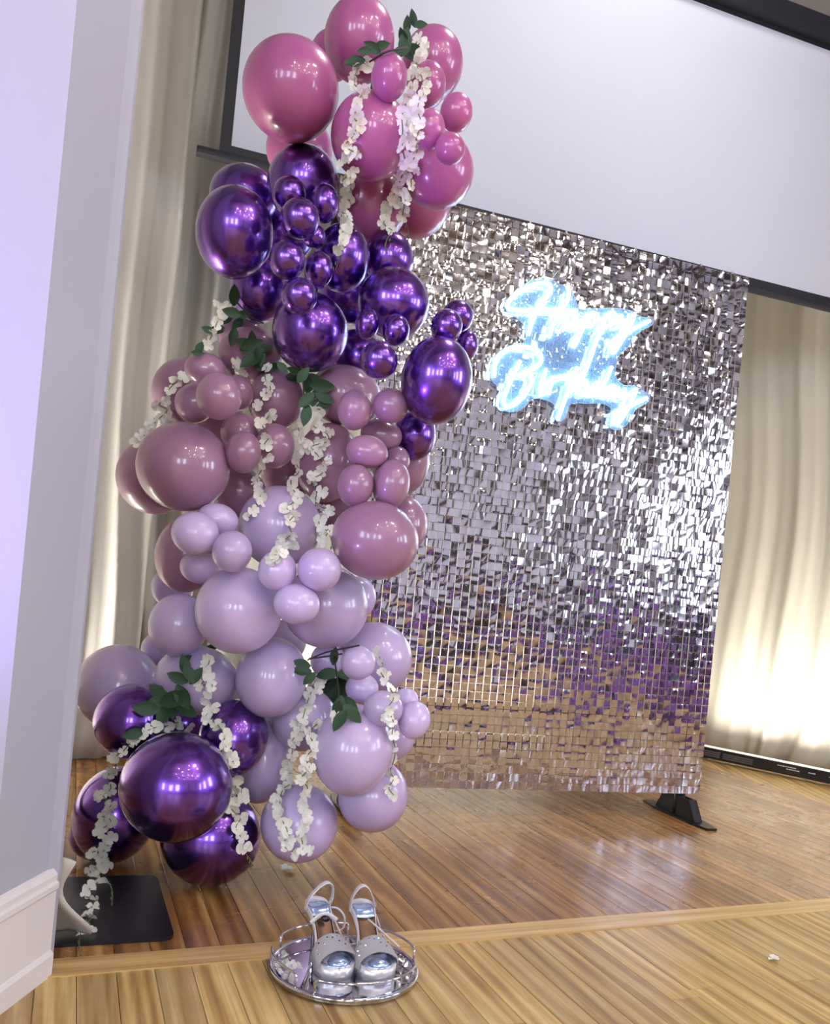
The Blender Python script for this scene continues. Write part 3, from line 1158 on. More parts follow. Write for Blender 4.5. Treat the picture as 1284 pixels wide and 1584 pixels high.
def rounded(poly, r, n=5):
    out = []
    m_ = len(poly)
    for i in range(m_):
        p = Vector(poly[i])
        a, b = Vector(poly[i - 1]), Vector(poly[(i + 1) % m_])
        pa, pb = p + (a - p).normalized() * r, p + (b - p).normalized() * r
        for k in range(n + 1):
            t = k / n
            out.append(tuple(pa * (1 - t) ** 2 + p * 2 * t * (1 - t) + pb * t * t))
    return out


solid('base_plate', prism(rounded(bp4, 0.03), 0.0005, 0.008), M['black_metal'], stand)
pole = [Vector((-0.83, 2.05, 0.008)), Vector((-0.84, 2.08, 0.12)), at(90, 1230, 2.30), at(92, 1120, 2.42), at(106, 1066, 2.5), at(190, 1052, 2.62), at(330, 1000, 2.62), at(400, 900, 2.62),
        at(420, 760, 2.62), at(450, 620, 2.62), at(480, 480, 2.6), at(520, 340, 2.56), at(565, 220, 2.52), at(580, 130, 2.5)]
solid('pole', tube(smooth_path(pole, 6), 0.012, 8), M['black_metal'], stand, True)

# ------------------------------------------------------------------ sequins
BENDS = []


def tile_geo(rd):
    w_, h_ = PIT * 0.91, PIT * 0.93
    bx, by, tw = rd.gauss(0, 0.0006), rd.gauss(0, 0.0006), rd.gauss(0, 0.0004)
    V, Fc = [], []
    n = 3
    for j in range(n):
        for i in range(n):
            x, y = i / (n - 1) - 0.5, j / (n - 1) - 0.5
            V.append(Vector((x * w_, bx * (0.25 - x * x) * 4 + by * (0.25 - y * y) * 4 + tw * x * y * 4, (y - 0.5) * h_)))
    for j in range(n - 1):
        for i in range(n - 1):
            a = j * n + i
            Fc.append((a, a + 1, a + n + 1, a + n))
    return V, Fc


rt = random.Random(77)
kinds = [tile_geo(rt) for _ in range(24)]
kmesh = [mesh_data('sequin_tile', v, f, M['tile'], True) for v, f in kinds]
TB = Matrix(((PD.x, -PN.x, 0), (PD.y, -PN.y, 0), (0, 0, 1)))      # local y points away from the camera
tiles = []
for r_ in range(NR):
    for c_ in range(NC):
        s = (c_ + 0.5) * PIT
        z = PZ0 + (r_ + 1) * PIT - 0.001
        ph = 0.5 + 0.5 * sin(c_ * 0.21 + 1.3) * sin(r_ * 0.17 + 0.4)
        wild = 1.0 + 1.1 * max(0.0, (r_ - 34) / 36) * ph
        loose = 1.0 if rt.random() > 0.12 else 2.3
        tx = rt.gauss(-0.004, 0.017) * wild * loose
        tz = rt.gauss(0, 0.032) * wild * loose
        tx += 0.010 * sin(c_ * 0.33 + r_ * 0.11)
        tz += 0.020 * sin(c_ * 0.4 - r_ * 0.23) + (0.03 if c_ % 10 == 0 else 0)
        tiles.append((pp(s, 0.006, z), tx, tz, rt.randrange(24), c_, r_))


def tile_rot(tx, tz):
    return TB @ Matrix.Rotation(tz, 3, 'Z') @ Matrix.Rotation(tx, 3, 'X')


order = []
for i, (p, tx, tz, k, c_, r_) in enumerate(tiles):
    x, y = pix(p - Vector((0, 0, PIT / 2)))
    vis = hit(x, y) is None and not (745 < x < 1015 and 425 < y < 670)
    order.append((0 if vis else 1, p.y, i))
order.sort()
own = {i for _, _, i in order[:300]}
GV, GF = [], []
base = panel.location
for i, (p, tx, tz, k, c_, r_) in enumerate(tiles):
    R = tile_rot(tx, tz)
    if i in own:
        o = link('sequin_tile', kmesh[k], panel, p - base)
        o.rotation_euler = R.to_euler()
    else:
        v, f = kinds[k]
        b0 = len(GV)
        GV += [p + R @ q_ for q_ in v]
        GF += [tuple(j + b0 for j in q_) for q_ in f]
tag(solid('sequin_tiles', (GV, GF), M['tile'], panel, True), 'remaining silver sequin squares', kind='stuff')
# clear carrier grid and the little pins that hold each sequin
g = []
for c_ in range(NC + 1):
    g.append(pbox(c_ * PIT - 0.0012, c_ * PIT + 0.0012, -0.004, -0.001, PZ0, PZ0 + PHGT))
for r_ in range(NR + 1):
    g.append(pbox(0, PWID, -0.0045, -0.0015, PZ0 + r_ * PIT - 0.0012, PZ0 + r_ * PIT + 0.0012))
tag(solid('carrier_grid', join(*g), M['clear'], panel), kind='stuff')
g = []
for (p, tx, tz, k, c_, r_) in tiles:
    q_ = p + Vector((PN.x, PN.y, 0)) * 0.004 - Vector((0, 0, 0.0042))
    g.append(([q_ + Vector((PN.x, PN.y, 0)) * 0.002] + [q_ + Vector((PD.x * cos(a) * 0.0017, PD.y * cos(a) * 0.0017, sin(a) * 0.0017))
              for a in (0.3, 1.87, 3.44, 5.01)], [(0, 1, 2), (0, 2, 3), (0, 3, 4), (0, 4, 1)]))
tag(solid('pins', join(*g), M['white_print'], panel), kind='stuff')
# clips standing up along the top edge
for c_ in range(0, NC, 1):
    s = (c_ + 0.5) * PIT
    if c_ % 5 == 2:
        solid('top_clip', pbox(s - 0.004, s + 0.004, -0.006, -0.002, PZ0 + PHGT, PZ0 + PHGT + 0.012), M['clear'], panel)
# frame
for s in (0.062, PWID - 0.062):
    solid('pole', tube([pp(s, -0.041, 0.02), pp(s + 0.012, -0.045, PZ0 + PHGT - 0.01)], 0.019, 12), M['black_metal'], panel, True)
for z in (PZ0 + 0.3, PZ0 + PHGT - 0.03):
    solid('crossbar', tube([pp(0.03, -0.042, z), pp(PWID - 0.03, -0.042, z)], 0.012, 8), M['black_metal'], panel, True)
for s in (0.062, PWID - 0.062):
    ft = empty('foot', pp(s, -0.04, 0) - base)
    ft.parent = panel
    c = pp(s, -0.04, 0)
    hl, hw = 0.222, 0.042
    n3, d3 = Vector((PN.x, PN.y, 0)), Vector((PD.x, PD.y, 0))
    out = [(-hl, -hw * 0.55), (-hl, hw * 0.55), (-hl * 0.55, hw), (hl * 0.55, hw), (hl, hw * 0.55), (hl, -hw * 0.55), (hl * 0.55, -hw), (-hl * 0.55, -hw)]
    P8 = [c + n3 * a + d3 * b for a, b in out]
    solid('foot_plate', prism([(p.x, p.y) for p in P8], 0.0005, 0.009), M['black_metal'], ft)
    for sg in (-1, 1):
        for b0 in (-0.02, 0.014):
            V = []
            for b in (b0, b0 + 0.006):
                for a, z in ((sg * 0.012, 0.009), (sg * 0.135, 0.009), (sg * 0.085, 0.085), (sg * 0.012, 0.085)):
                    V.append(c + n3 * a + d3 * b + Vector((0, 0, z)))
            solid('gusset', (V, BOXF), M['black_metal'], ft)
        V = []
        for a, z in ((sg * 0.135, 0.009), (sg * 0.085, 0.085), (sg * 0.079, 0.085), (sg * 0.129, 0.009)):
            for b in (-0.02, 0.02):
                V.append(c + n3 * a + d3 * b + Vector((0, 0, z)))
        solid('brace', (V, [(0, 1, 3, 2), (2, 3, 5, 4), (4, 5, 7, 6), (6, 7, 1, 0), (0, 2, 4, 6), (1, 7, 5, 3)]), M['black_metal'], ft)
    solid('sleeve', tube([c + Vector((0, 0, 0.009)), c + Vector((0, 0, 0.1))], 0.023, 12), M['black_metal'], ft, True)

# ------------------------------------------------------------------ neon sign
SCN, ONX, ONY = 3.776, 720.0, 400.0


def onpanel(zx, zy, n_=0.03):
    px, py = ONX + zx / SCN, ONY + zy / SCN
    r = ray(px, py)
    pl = PLEFT + PN * n_
    t = (pl.x * PN.x + pl.y * PN.y) / (r.x * PN.x + r.y * PN.y)
    return Vector((0, 0, H)) + r * t


sign = tag(empty('neon_sign', onpanel(620, 560, 0.03)), 'glowing white neon sign reading Happy Birthday in script on clear acrylic', 'sign')
LET = {
 'letter_h': [[(330, 302), (262, 295), (248, 262), (290, 212), (370, 165), (440, 142), (490, 150), (500, 185), (470, 230), (430, 285), (395, 355), (368, 445)],
              [(262, 296), (340, 304), (440, 298), (540, 300), (640, 308)],
              [(605, 180), (600, 235), (560, 300), (515, 385), (488, 460)]],
 'letter_a': [[(652, 325), (620, 315), (590, 345), (575, 390), (592, 402), (632, 370), (656, 325), (640, 380), (655, 398), (690, 360)]],
 'letter_p': [[(718, 318), (692, 390), (662, 460), (632, 518)], [(700, 355), (742, 318), (772, 332), (762, 372), (715, 396)],
              [(828, 322), (797, 405), (765, 480), (742, 540)], [(808, 355), (850, 318), (882, 334), (866, 376), (818, 398)]],
 'letter_y': [[(915, 330), (893, 372), (908, 396), (950, 362), (990, 322)],
              [(990, 322), (955, 410), (905, 492), (868, 548), (850, 525), (872, 482), (940, 432), (1010, 396), (1078, 362)]],
 'letter_b': [[(168, 692), (174, 620), (210, 558), (280, 520), (360, 517), (430, 548), (442, 600), (400, 642), (330, 670), (384, 682), (388, 722),
               (350, 790), (290, 850), (242, 862), (222, 830), (245, 760), (280, 680), (320, 598)]],
 'letter_i': [[(470, 650), (448, 722), (436, 772), (455, 792), (484, 755)]],
 'letter_r': [[(508, 688), (502, 722), (488, 792)], [(500, 728), (526, 696), (548, 708)]],
 'letter_t': [[(655, 635), (612, 740), (572, 850), (540, 942)], [(545, 692), (600, 684), (668, 682)]],
 'letter_th': [[(748, 530), (712, 630), (672, 722), (648, 794)], [(660, 752), (696, 714), (714, 736), (698, 790), (722, 790)]],
 'letter_d': [[(796, 738), (762, 728), (736, 768), (746, 797), (782, 772), (804, 722)], [(856, 632), (826, 700), (796, 776), (812, 797)]],
 'letter_ay': [[(884, 756), (852, 744), (830, 784), (846, 806), (880, 780), (892, 750), (886, 795), (904, 800)]],
 'letter_yy': [[(934, 758), (916, 800), (936, 816), (990, 765)],
               [(1000, 758), (975, 830), (930, 910), (887, 966), (864, 950), (882, 908), (940, 868), (1000, 844), (1062, 812)]],
}
names = {'letter_th': 'letter_h', 'letter_ay': 'letter_a', 'letter_yy': 'letter_y'}
for k, strokes in LET.items():
    gs = []
    for st in strokes:
        gs.append(tube(smooth_path([onpanel(x, y, 0.036) for x, y in st], 6), 0.0066, 8))
    solid(names.get(k, k), join(*gs), M['neon'], sign, True)
OUT = [(235, 260), (300, 180), (420, 115), (500, 122), (560, 158), (606, 158), (632, 215), (660, 278), (720, 295), (860, 290), (960, 305),
       (1020, 340), (1085, 350), (1088, 388), (1000, 440), (960, 510), (900, 560), (880, 620), (875, 690), (920, 740), (980, 740),
       (1030, 770), (1072, 800), (1066, 838), (990, 885), (950, 962), (890, 1000), (838, 985), (820, 930), (850, 880), (800, 848),
       (700, 848), (612, 850), (582, 925), (545, 955), (515, 925), (522, 860), (470, 828), (390, 820), (330, 880), (260, 897), (196, 865),
       (205, 770), (148, 705), (148, 620), (200, 540), (290, 500), (345, 488), (345, 400), (290, 340), (240, 310)]
op = smooth_path([onpanel(x, y, 0.022) for x, y in OUT + OUT[:1]], 3)[:-1]
n3 = Vector((PN.x, PN.y, 0))
solid('acrylic_backing', plate(op, n3, 0.004), M['acrylic'], sign)
solid('acrylic_edge', tube([p + n3 * 0.002 for p in op], 0.0016, 6, closed=True), M['clear'], sign)
for (x0, y0), (x1, y1) in (((470, 120), (430, -40)), ((500, 122), (620, -60)), ((700, 60), (900, 180))):
    solid('hanging_wire', tube(smooth_path([onpanel(x0, y0, 0.024), onpanel((x0 + x1) / 2 + 12, (y0 + y1) / 2, 0.02), onpanel(x1, y1, 0.016)], 5), 0.0009, 5),
          M['clear'], sign)
solid('power_cable', tube(smooth_path([onpanel(x, y, 0.018) for x, y in ((515, 920), (490, 960), (470, 1000), (455, 1060), (470, 1160))], 5), 0.0018, 6), M['clear'], sign)
solid('connector', tube([onpanel(495, 960, 0.02), onpanel(468, 995, 0.02)], 0.004, 8), M['black_metal'], sign)


# ------------------------------------------------------------------ flower garlands
def blossom_geo(seed):
    rd = random.Random(seed)
    V, Fc = [], []
    n = rd.choice((4, 4, 5))
    for k in range(n):
        a = 2 * pi * k / n + rd.uniform(-0.25, 0.25)
        L = rd.uniform(0.75, 1.05)
        wv_ = rd.uniform(0.40, 0.62)
        lift = rd.uniform(0.0, 0.75)
        ca, sa = cos(a), sin(a)
        rows = [(0.05, 0.10, 0), (0.4, wv_ * 0.8, 0.12), (0.75, wv_, 0.26), (0.97, wv_ * 0.6, 0.3)]
        b0 = len(V)
        for x, wd, z in rows:
            for s, dz in ((-1, 0.10), (0, 0.0), (1, 0.10)):
                xx, yy = x * L * (1.0 if s else 1.04), s * wd
                V.append(Vector((xx * ca - yy * sa, xx * sa + yy * ca, z * lift * 2 + dz + rd.uniform(-0.04, 0.04))))
        for r_ in range(3):
            for c_ in range(2):
                q_ = b0 + r_ * 3 + c_
                Fc.append((q_, q_ + 1, q_ + 4, q_ + 3))
    v, f = ball((0, 0, 0.08), (0.13, 0.13, 0.12), 6, 4)
    k = len(V)
    V += v
    Fc += [tuple(i + k for i in q_) for q_ in f]
    return V, Fc


def leaf_geo(seed):
    rd = random.Random(seed)
    V, Fc = [], []
    n = 7
    cu, tw = rd.uniform(-0.25, 0.25), rd.uniform(0.05, 0.22)
    for i in range(n):
        t = i / (n - 1)
        wd = 0.30 * sin(pi * min(1, t * 0.97 + 0.03)) ** 0.8 * (1 - 0.25 * t)
        for s in (-1, 0, 1):
            V.append(Vector((s * wd, t, cu * t * t + abs(s) * tw * wd * 2)))
    for i in range(n - 1):
        for c_ in range(2):
            a = i * 3 + c_
            Fc.append((a, a + 1, a + 4, a + 3))
    return V, Fc


def mdat(name, geo, mat):
    return mesh_data(name, geo[0], geo[1], mat, True)


BLO = [mdat('blossom', blossom_geo(k), M['petal']) for k in range(8)]
LEA = [mdat('leaf', leaf_geo(k), M['leaf']) for k in range(6)]


def zp(lst, sc, ox, oy):
    return [(ox + x / sc, oy + y / sc) for x, y in lst]


Z1 = lambda l: zp(l, 2.568, 280, 0)
Z3 = lambda l: zp(l, 2.378, 160, 420)
Z5 = lambda l: zp(l, 2.071, 80, 980)


def depth_line(pts, gap):
    ds = [hit(x, y, 0.004) for x, y in pts]
    n = len(ds)
    for i in range(n):
        if ds[i] is None:
            a = next((ds[j] for j in range(i, -1, -1) if ds[j] is not None), None)
            b = next((d for d in ds[i + 1:] if d is not None), None)
            c_ = [q_ for q_ in (a, b) if q_ is not None]
            ds[i] = min(c_) if c_ else 2.1
    # a hanging strand bridges hollows instead of following them
    sm = []
    for i in range(n):
        lo = min(ds[max(0, i - 1):i + 2])
        av = sum(ds[max(0, i - 2):i + 3]) / len(ds[max(0, i - 2):i + 3])
        sm.append(min(ds[i], 0.5 * lo + 0.5 * av))
    # and never sinks into the floor
    fl = [H / max(1e-6, -ray(x, y).z) if ray(x, y).z < 0 else 9.0 for x, y in pts]
    return [min(d - gap, f - 0.03) for d, f in zip(sm, fl)]


def garland(label, strands, leaves, seed, twigs=(), size=11.0, tails=(), extra=()):
    rd = random.Random(seed)
    p0 = strands[0][0]
    d0 = depth_line(strands[0], 0.012)[0]
    root = tag(empty('flower_garland', at(p0[0], p0[1], d0)), label, 'flowers', 'hanging blossom garlands')
    base_ = root.location.copy()

    def put(me, name, pos, out, sz, spin=None):
        o = link(name, me, root, pos - base_)
        z = out.normalized()
        x = z.orthogonal().normalized()
        q_ = Matrix((x, z.cross(x), z)).transposed() @ Matrix.Rotation(spin if spin is not None else rd.uniform(0, 6.28), 3, 'Z')
        o.rotation_euler = q_.to_euler()
        o.scale = (sz, sz, sz)
        return o

    def blossom(x, y, d, k=1.0):
        x, y = x + rd.uniform(-4, 4), y + rd.uniform(-3, 3)
        pos = at(x, y, d)
        vd = ray(x, y).normalized()
        out = -vd + Vector((rd.uniform(-1.0, 1.0), 0, rd.uniform(-0.9, 0.7)))
        put(rd.choice(BLO), 'blossom', pos, out, size * k * d / F * rd.uniform(0.85, 1.15))

    for si, st in enumerate(strands):
        ds = depth_line(st, 0.012)
        pts = [at(x, y, d) for (x, y), d in zip(st, ds)]
        if len(pts) > 1:
            solid('vine', tube(smooth_path(pts, 4), 0.0013, 5), M['vine'], root, True)
        prev = None
        for (x, y), d in zip(st, ds):
            steps = [(x, y, d)]
            if prev is not None:
                gap = math.hypot(x - prev[0], y - prev[1])
                for k in range(1, int(gap // 20) + 1):
                    t = k / (int(gap // 20) + 1)
                    steps.append((prev[0] + (x - prev[0]) * t + rd.uniform(-5, 5), prev[1] + (y - prev[1]) * t, prev[2] + (d - prev[2]) * t))
            for q_ in steps:
                blossom(*q_)
                if rd.random() < 0.22:
                    blossom(q_[0] + rd.uniform(-11, 11), q_[1] + rd.uniform(-7, 7), q_[2] + 0.004, 0.75)
            prev = (x, y, d)
    for x, y in extra:
        blossom(x, y, depth_line([(x, y)], 0.01)[0])
    for tl in tails:
        ds = depth_line(tl, 0.012)
        pts = smooth_path([at(x, y, d) for (x, y), d in zip(tl, ds)], 4)
        solid('vine_tip', tube(pts, 0.001, 5), M['vine'], root, True)
        for k in range(3):
            a = pts[-1] + (pts[0] - pts[-1]) * (0.15 + 0.25 * k)
            solid('bud', ball(a + Vector((rd.uniform(-0.006, 0.006), -0.002, -0.004)), (0.0022, 0.0022, 0.005), 6, 4), M['vine'], root, True)
    for tw in twigs:
        ds = depth_line(tw, 0.015)
        solid('twig', tube(smooth_path([at(x, y, d) for (x, y), d in zip(tw, ds)], 4), 0.0022, 6), M['twig'], root, True)
    for (x, y, ang, ln) in leaves:
        d = depth_line([(x, y)], 0.02)[0]
        vd = ray(x, y).normalized()
        a = radians(ang)
        dirx = Vector((cos(a), 0, sin(a)))
        yv = (dirx - vd * dirx.dot(vd) + vd * rd.uniform(-0.25, 0.15)).normalized()
        zv = (-vd + Vector((rd.uniform(-0.5, 0.5), 0, rd.uniform(-0.3, 0.6))))
        zv = (zv - yv * zv.dot(yv)).normalized()
        xv = yv.cross(zv)
        L_n = ln * d / F
        pos = at(x, y, d) - yv * (L_n * 0.5)
        o = link('leaf', rd.choice(LEA), root, pos - base_)
        o.rotation_euler = Matrix((xv, yv, zv)).transposed().to_euler()
        o.scale = (L_n, L_n, L_n)
    return root


def lv(fn, lst):
    return [(x, y, a, l) for (x, y), (_, _, a, l) in zip(fn([(q_[0], q_[1]) for q_ in lst]), lst)]


garland('thin white blossom strand hanging from the topmost leaves',
        [Z1([(750, 255), (705, 270), (690, 335), (725, 355), (700, 410), (690, 470), (705, 490), (680, 545), (650, 580), (690, 610),
             (645, 650), (680, 680), (640, 720), (675, 735), (635, 785), (670, 795), (640, 840), (660, 855), (650, 895), (635, 945), (632, 985)])],
        lv(Z1, [(690, 250, 200, 34), (760, 188, 150, 30), (800, 180, 20, 26), (730, 205, 190, 24)]), 21,
        tails=[Z1([(634, 990), (628, 1030), (612, 1075)])], twigs=[Z1([(900, 190), (820, 205), (750, 245)])])
garland('thick double white blossom strand hanging beside the small rose balloons',
        [Z1([(935, 165), (975, 205), (935, 245), (955, 300), (960, 345), (950, 385), (940, 440), (955, 490), (935, 550), (935, 610), (905, 665), (915, 735), (890, 800), (880, 855)]),
         Z1([(915, 300), (905, 385), (880, 450), (880, 520), (880, 590), (890, 650), (870, 720), (845, 775), (830, 830), (805, 885), (840, 915)])],
        lv(Z1, [(890, 165, 80, 40), (905, 195, 300, 38), (870, 205, 200, 32), (935, 200, 330, 30), (895, 95, 95, 26), (922, 72, 110, 26), (952, 97, 10, 22), (885, 140, 110, 28)]), 22,
        tails=[Z1([(835, 920), (815, 960), (812, 1000)]), Z1([(885, 870), (900, 905), (905, 945)])])
garland('sparse white blossoms and leaves trailing round the side by the curtain',
        [Z3([(440, 120), (415, 195), (385, 265)]), Z3([(290, 385), (270, 405), (240, 435), (230, 470), (205, 490), (235, 510), (200, 545), (165, 585), (130, 628)])],
        lv(Z3, [(480, 85, 95, 34), (470, 150, 170, 30), (445, 178, 200, 26), (515, 157, 10, 24), (492, 198, 240, 28), (476, 242, 260, 30), (420, 215, 190, 26),
                (545, 272, 30, 40), (525, 268, 160, 36), (545, 325, 220, 44), (575, 312, 280, 34), (592, 285, 20, 28), (548, 245, 100, 26), (352, 285, 250, 24), (345, 300, 180, 20), (385, 215, 160, 22)]), 23,
        extra=Z3([(485, 340), (495, 352), (518, 372)]), twigs=[Z3([(480, 100), (540, 165), (590, 190)])])
garland('middle white blossom strand ending above the lilac balloons, nearest the white wall',
        [Z3([(600, 350), (595, 395), (615, 430), (590, 455), (575, 495), (610, 525), (585, 565), (610, 605), (590, 640), (605, 680), (585, 725), (565, 765), (580, 820), (550, 880)])],
        lv(Z3, [(580, 350, 190, 26), (635, 352, 10, 28), (660, 355, 320, 24)]), 24)
garland('middle white blossom strand reaching lowest onto the small lilac balloon',
        [Z3([(715, 570), (725, 610), (735, 650), (705, 690), (720, 735), (690, 765), (700, 805), (720, 830), (675, 870), (705, 890), (680, 925), (690, 965), (655, 1000), (690, 1010)]),
         Z3([(640, 1030), (615, 1040), (655, 1045), (610, 1065)])],
        lv(Z3, [(710, 390, 200, 36), (755, 425, 280, 40), (735, 380, 60, 30), (808, 420, 0, 40), (745, 475, 230, 34), (745, 530, 260, 34), (700, 362, 160, 24), (780, 400, 150, 30)]), 25,
        twigs=[Z3([(728, 350), (735, 400), (740, 520)])])
garland('middle white blossom strand ending beside the large mauve balloon',
        [Z3([(775, 460), (790, 520), (770, 565), (820, 595), (825, 625), (765, 645), (795, 685), (810, 735), (765, 770), (795, 805), (780, 835), (800, 865), (828, 878), (792, 920), (815, 950), (835, 950), (805, 985)])],
        lv(Z3, [(800, 490, 0, 34), (815, 465, 340, 32), (790, 445, 30, 26)]), 26, tails=[Z3([(830, 960), (838, 990), (845, 1020)])])
garland('long white blossom strand trailing down over the black base plate',
        [Z5([(435, 300), (405, 285), (375, 295), (335, 300), (300, 315), (295, 330), (255, 350), (230, 375), (205, 395), (205, 430), (180, 455), (190, 495), (165, 520), (190, 550),
             (155, 580), (190, 600), (150, 640), (185, 650), (170, 695), (130, 700), (185, 735), (120, 760), (185, 795), (150, 795), (105, 840), (145, 850), (110, 900), (130, 905), (90, 955), (115, 950)])],
        lv(Z5, [(350, 195, 140, 50), (395, 205, 30, 50), (300, 240, 180, 44), (365, 255, 250, 46), (430, 250, 330, 40), (260, 322, 200, 34), (330, 225, 210, 40), (420, 205, 300, 44), (385, 235, 280, 40)]), 27,
        tails=[Z5([(185, 800), (195, 830), (192, 870)]), Z5([(92, 960), (88, 1000), (92, 1030)])])
garland('white blossom strand running down beside the largest chrome balloon',
        [Z5([(505, 85), (495, 140), (480, 165), (515, 165), (495, 210), (520, 240), (500, 255), (530, 290), (550, 320), (555, 355), (575, 395), (585, 420)]),
         Z5([(592, 460), (590, 500), (605, 525), (575, 560), (605, 590), (590, 620), (605, 650), (605, 690)])],
        lv(Z5, [(402, 140, 160, 36), (425, 100, 110, 34), (440, 130, 300, 34), (462, 135, 60, 32), (430, 80, 40, 22)]), 28,
        tails=[Z5([(610, 695), (630, 715), (645, 745)])])
garland('double white blossom strand hanging in front of the low lilac balloons',
        [Z5([(845, 150), (830, 190), (815, 235), (805, 270), (790, 320), (770, 345), (770, 385), (750, 440), (765, 480), (740, 500), (730, 555), (740, 600), (755, 635), (745, 680), (775, 700)]),
         Z5([(850, 290), (825, 320), (840, 360), (815, 400), (825, 430), (800, 465), (820, 495), (805, 535), (815, 590), (800, 640), (805, 690), (785, 710)])],
        lv(Z5, [(800, 97, 170, 30), (800, 118, 180, 32), (825, 145, 230, 28), (910, 72, 80, 30), (880, 130, 200, 36), (878, 165, 250, 42), (930, 130, 340, 34), (935, 165, 300, 32),
                (900, 190, 260, 46), (925, 205, 280, 42), (918, 240, 260, 40), (955, 225, 330, 34), (965, 258, 320, 40), (925, 282, 250, 40)]), 29,
        twigs=[Z5([(820, 85), (880, 60), (985, 38)]), Z5([(825, 80), (870, 75), (930, 65)]), Z5([(905, 75), (915, 150), (925, 270)])], extra=Z5([(893, 258), (903, 268)]))
garland('white blossom strand hanging against the sequin side of the low lilac balloons',
        [Z5([(1040, 60), (1060, 95), (1055, 125), (1075, 155), (1095, 205), (1078, 240), (1095, 285), (1090, 325), (1100, 365), (1098, 400), (1085, 440), (1095, 465), (1080, 495), (1100, 522)])],
        [], 30, size=9.0)

# fallen blossom and petals on the floor
def onfloor(px, py, z=0.0):
    r = ray(px, py)
    t = (z - H) / r.z
    return Vector((0, 0, H)) + r * t


for px, py, sz, lab in ((444, 1347, 0.024, 'fallen white blossom lying on the boards below the lilac balloons'),
                        (1197, 1486, 0.023, 'crumpled white petal on the pale boards in front of the strip')):
    p = onfloor(px, py)
    v, f = blossom_geo(int(px))
    o = link('fallen_petal', mesh_data('fallen_petal', v, f, M['petal'], True), None, p + Vector((0, 0, 0.004)))
    o.scale = (sz, sz * (0.55 if px > 1000 else 1), sz)
    o.rotation_euler = (0.05, 0.05, 0.9)
    tag(o, lab, 'petal')

# ------------------------------------------------------------------ round mirrored tray
TC, TR = Vector((-0.074, 1.828, 0)), 0.154
tray = tag(empty('mirror_tray', TC), 'round mirrored tray with a chrome rail standing on the floor', 'tray')
solid('base', lathe(TC, [(TR - 0.006, 0.0008), (TR - 0.001, 0.003), (TR - 0.001, 0.0105), (TR - 0.004, 0.0115)], 64), M['chrome_steel'], tray, False)
solid('mirror', lathe(TC, [(TR - 0.008, 0.0105), (TR - 0.008, 0.0135), (TR - 0.0095, 0.014)], 64), M['mirror'], tray, False)
ring = [TC + Vector((cos(2 * pi * k / 72) * TR, sin(2 * pi * k / 72) * TR, 0.012)) for k in range(72)]
solid('rim', tube(ring, 0.0045, 8, closed=True), M['chrome_steel'], tray, True)
for a0, a1 in ((-108, -14), (18, 66), (92, 160), (184, 236)):
    pts = []
    hgt = 0.044

    def cir(a, z):
        return TC + Vector((cos(radians(a)) * TR, sin(radians(a)) * TR, z))
    pts += [cir(a0, 0.012), cir(a0, 0.03), cir(a0, hgt - 0.006), cir(a0 + 1.5, hgt - 0.001)]
    for k in range(15):
        pts.append(cir(a0 + 3.5 + (a1 - a0 - 7) * k / 14, hgt))
    pts += [cir(a1 - 1.5, hgt - 0.001), cir(a1, hgt - 0.006), cir(a1, 0.03), cir(a1, 0.012)]
    solid('rail', tube(pts, 0.0026, 8), M['chrome_steel'], tray, True)


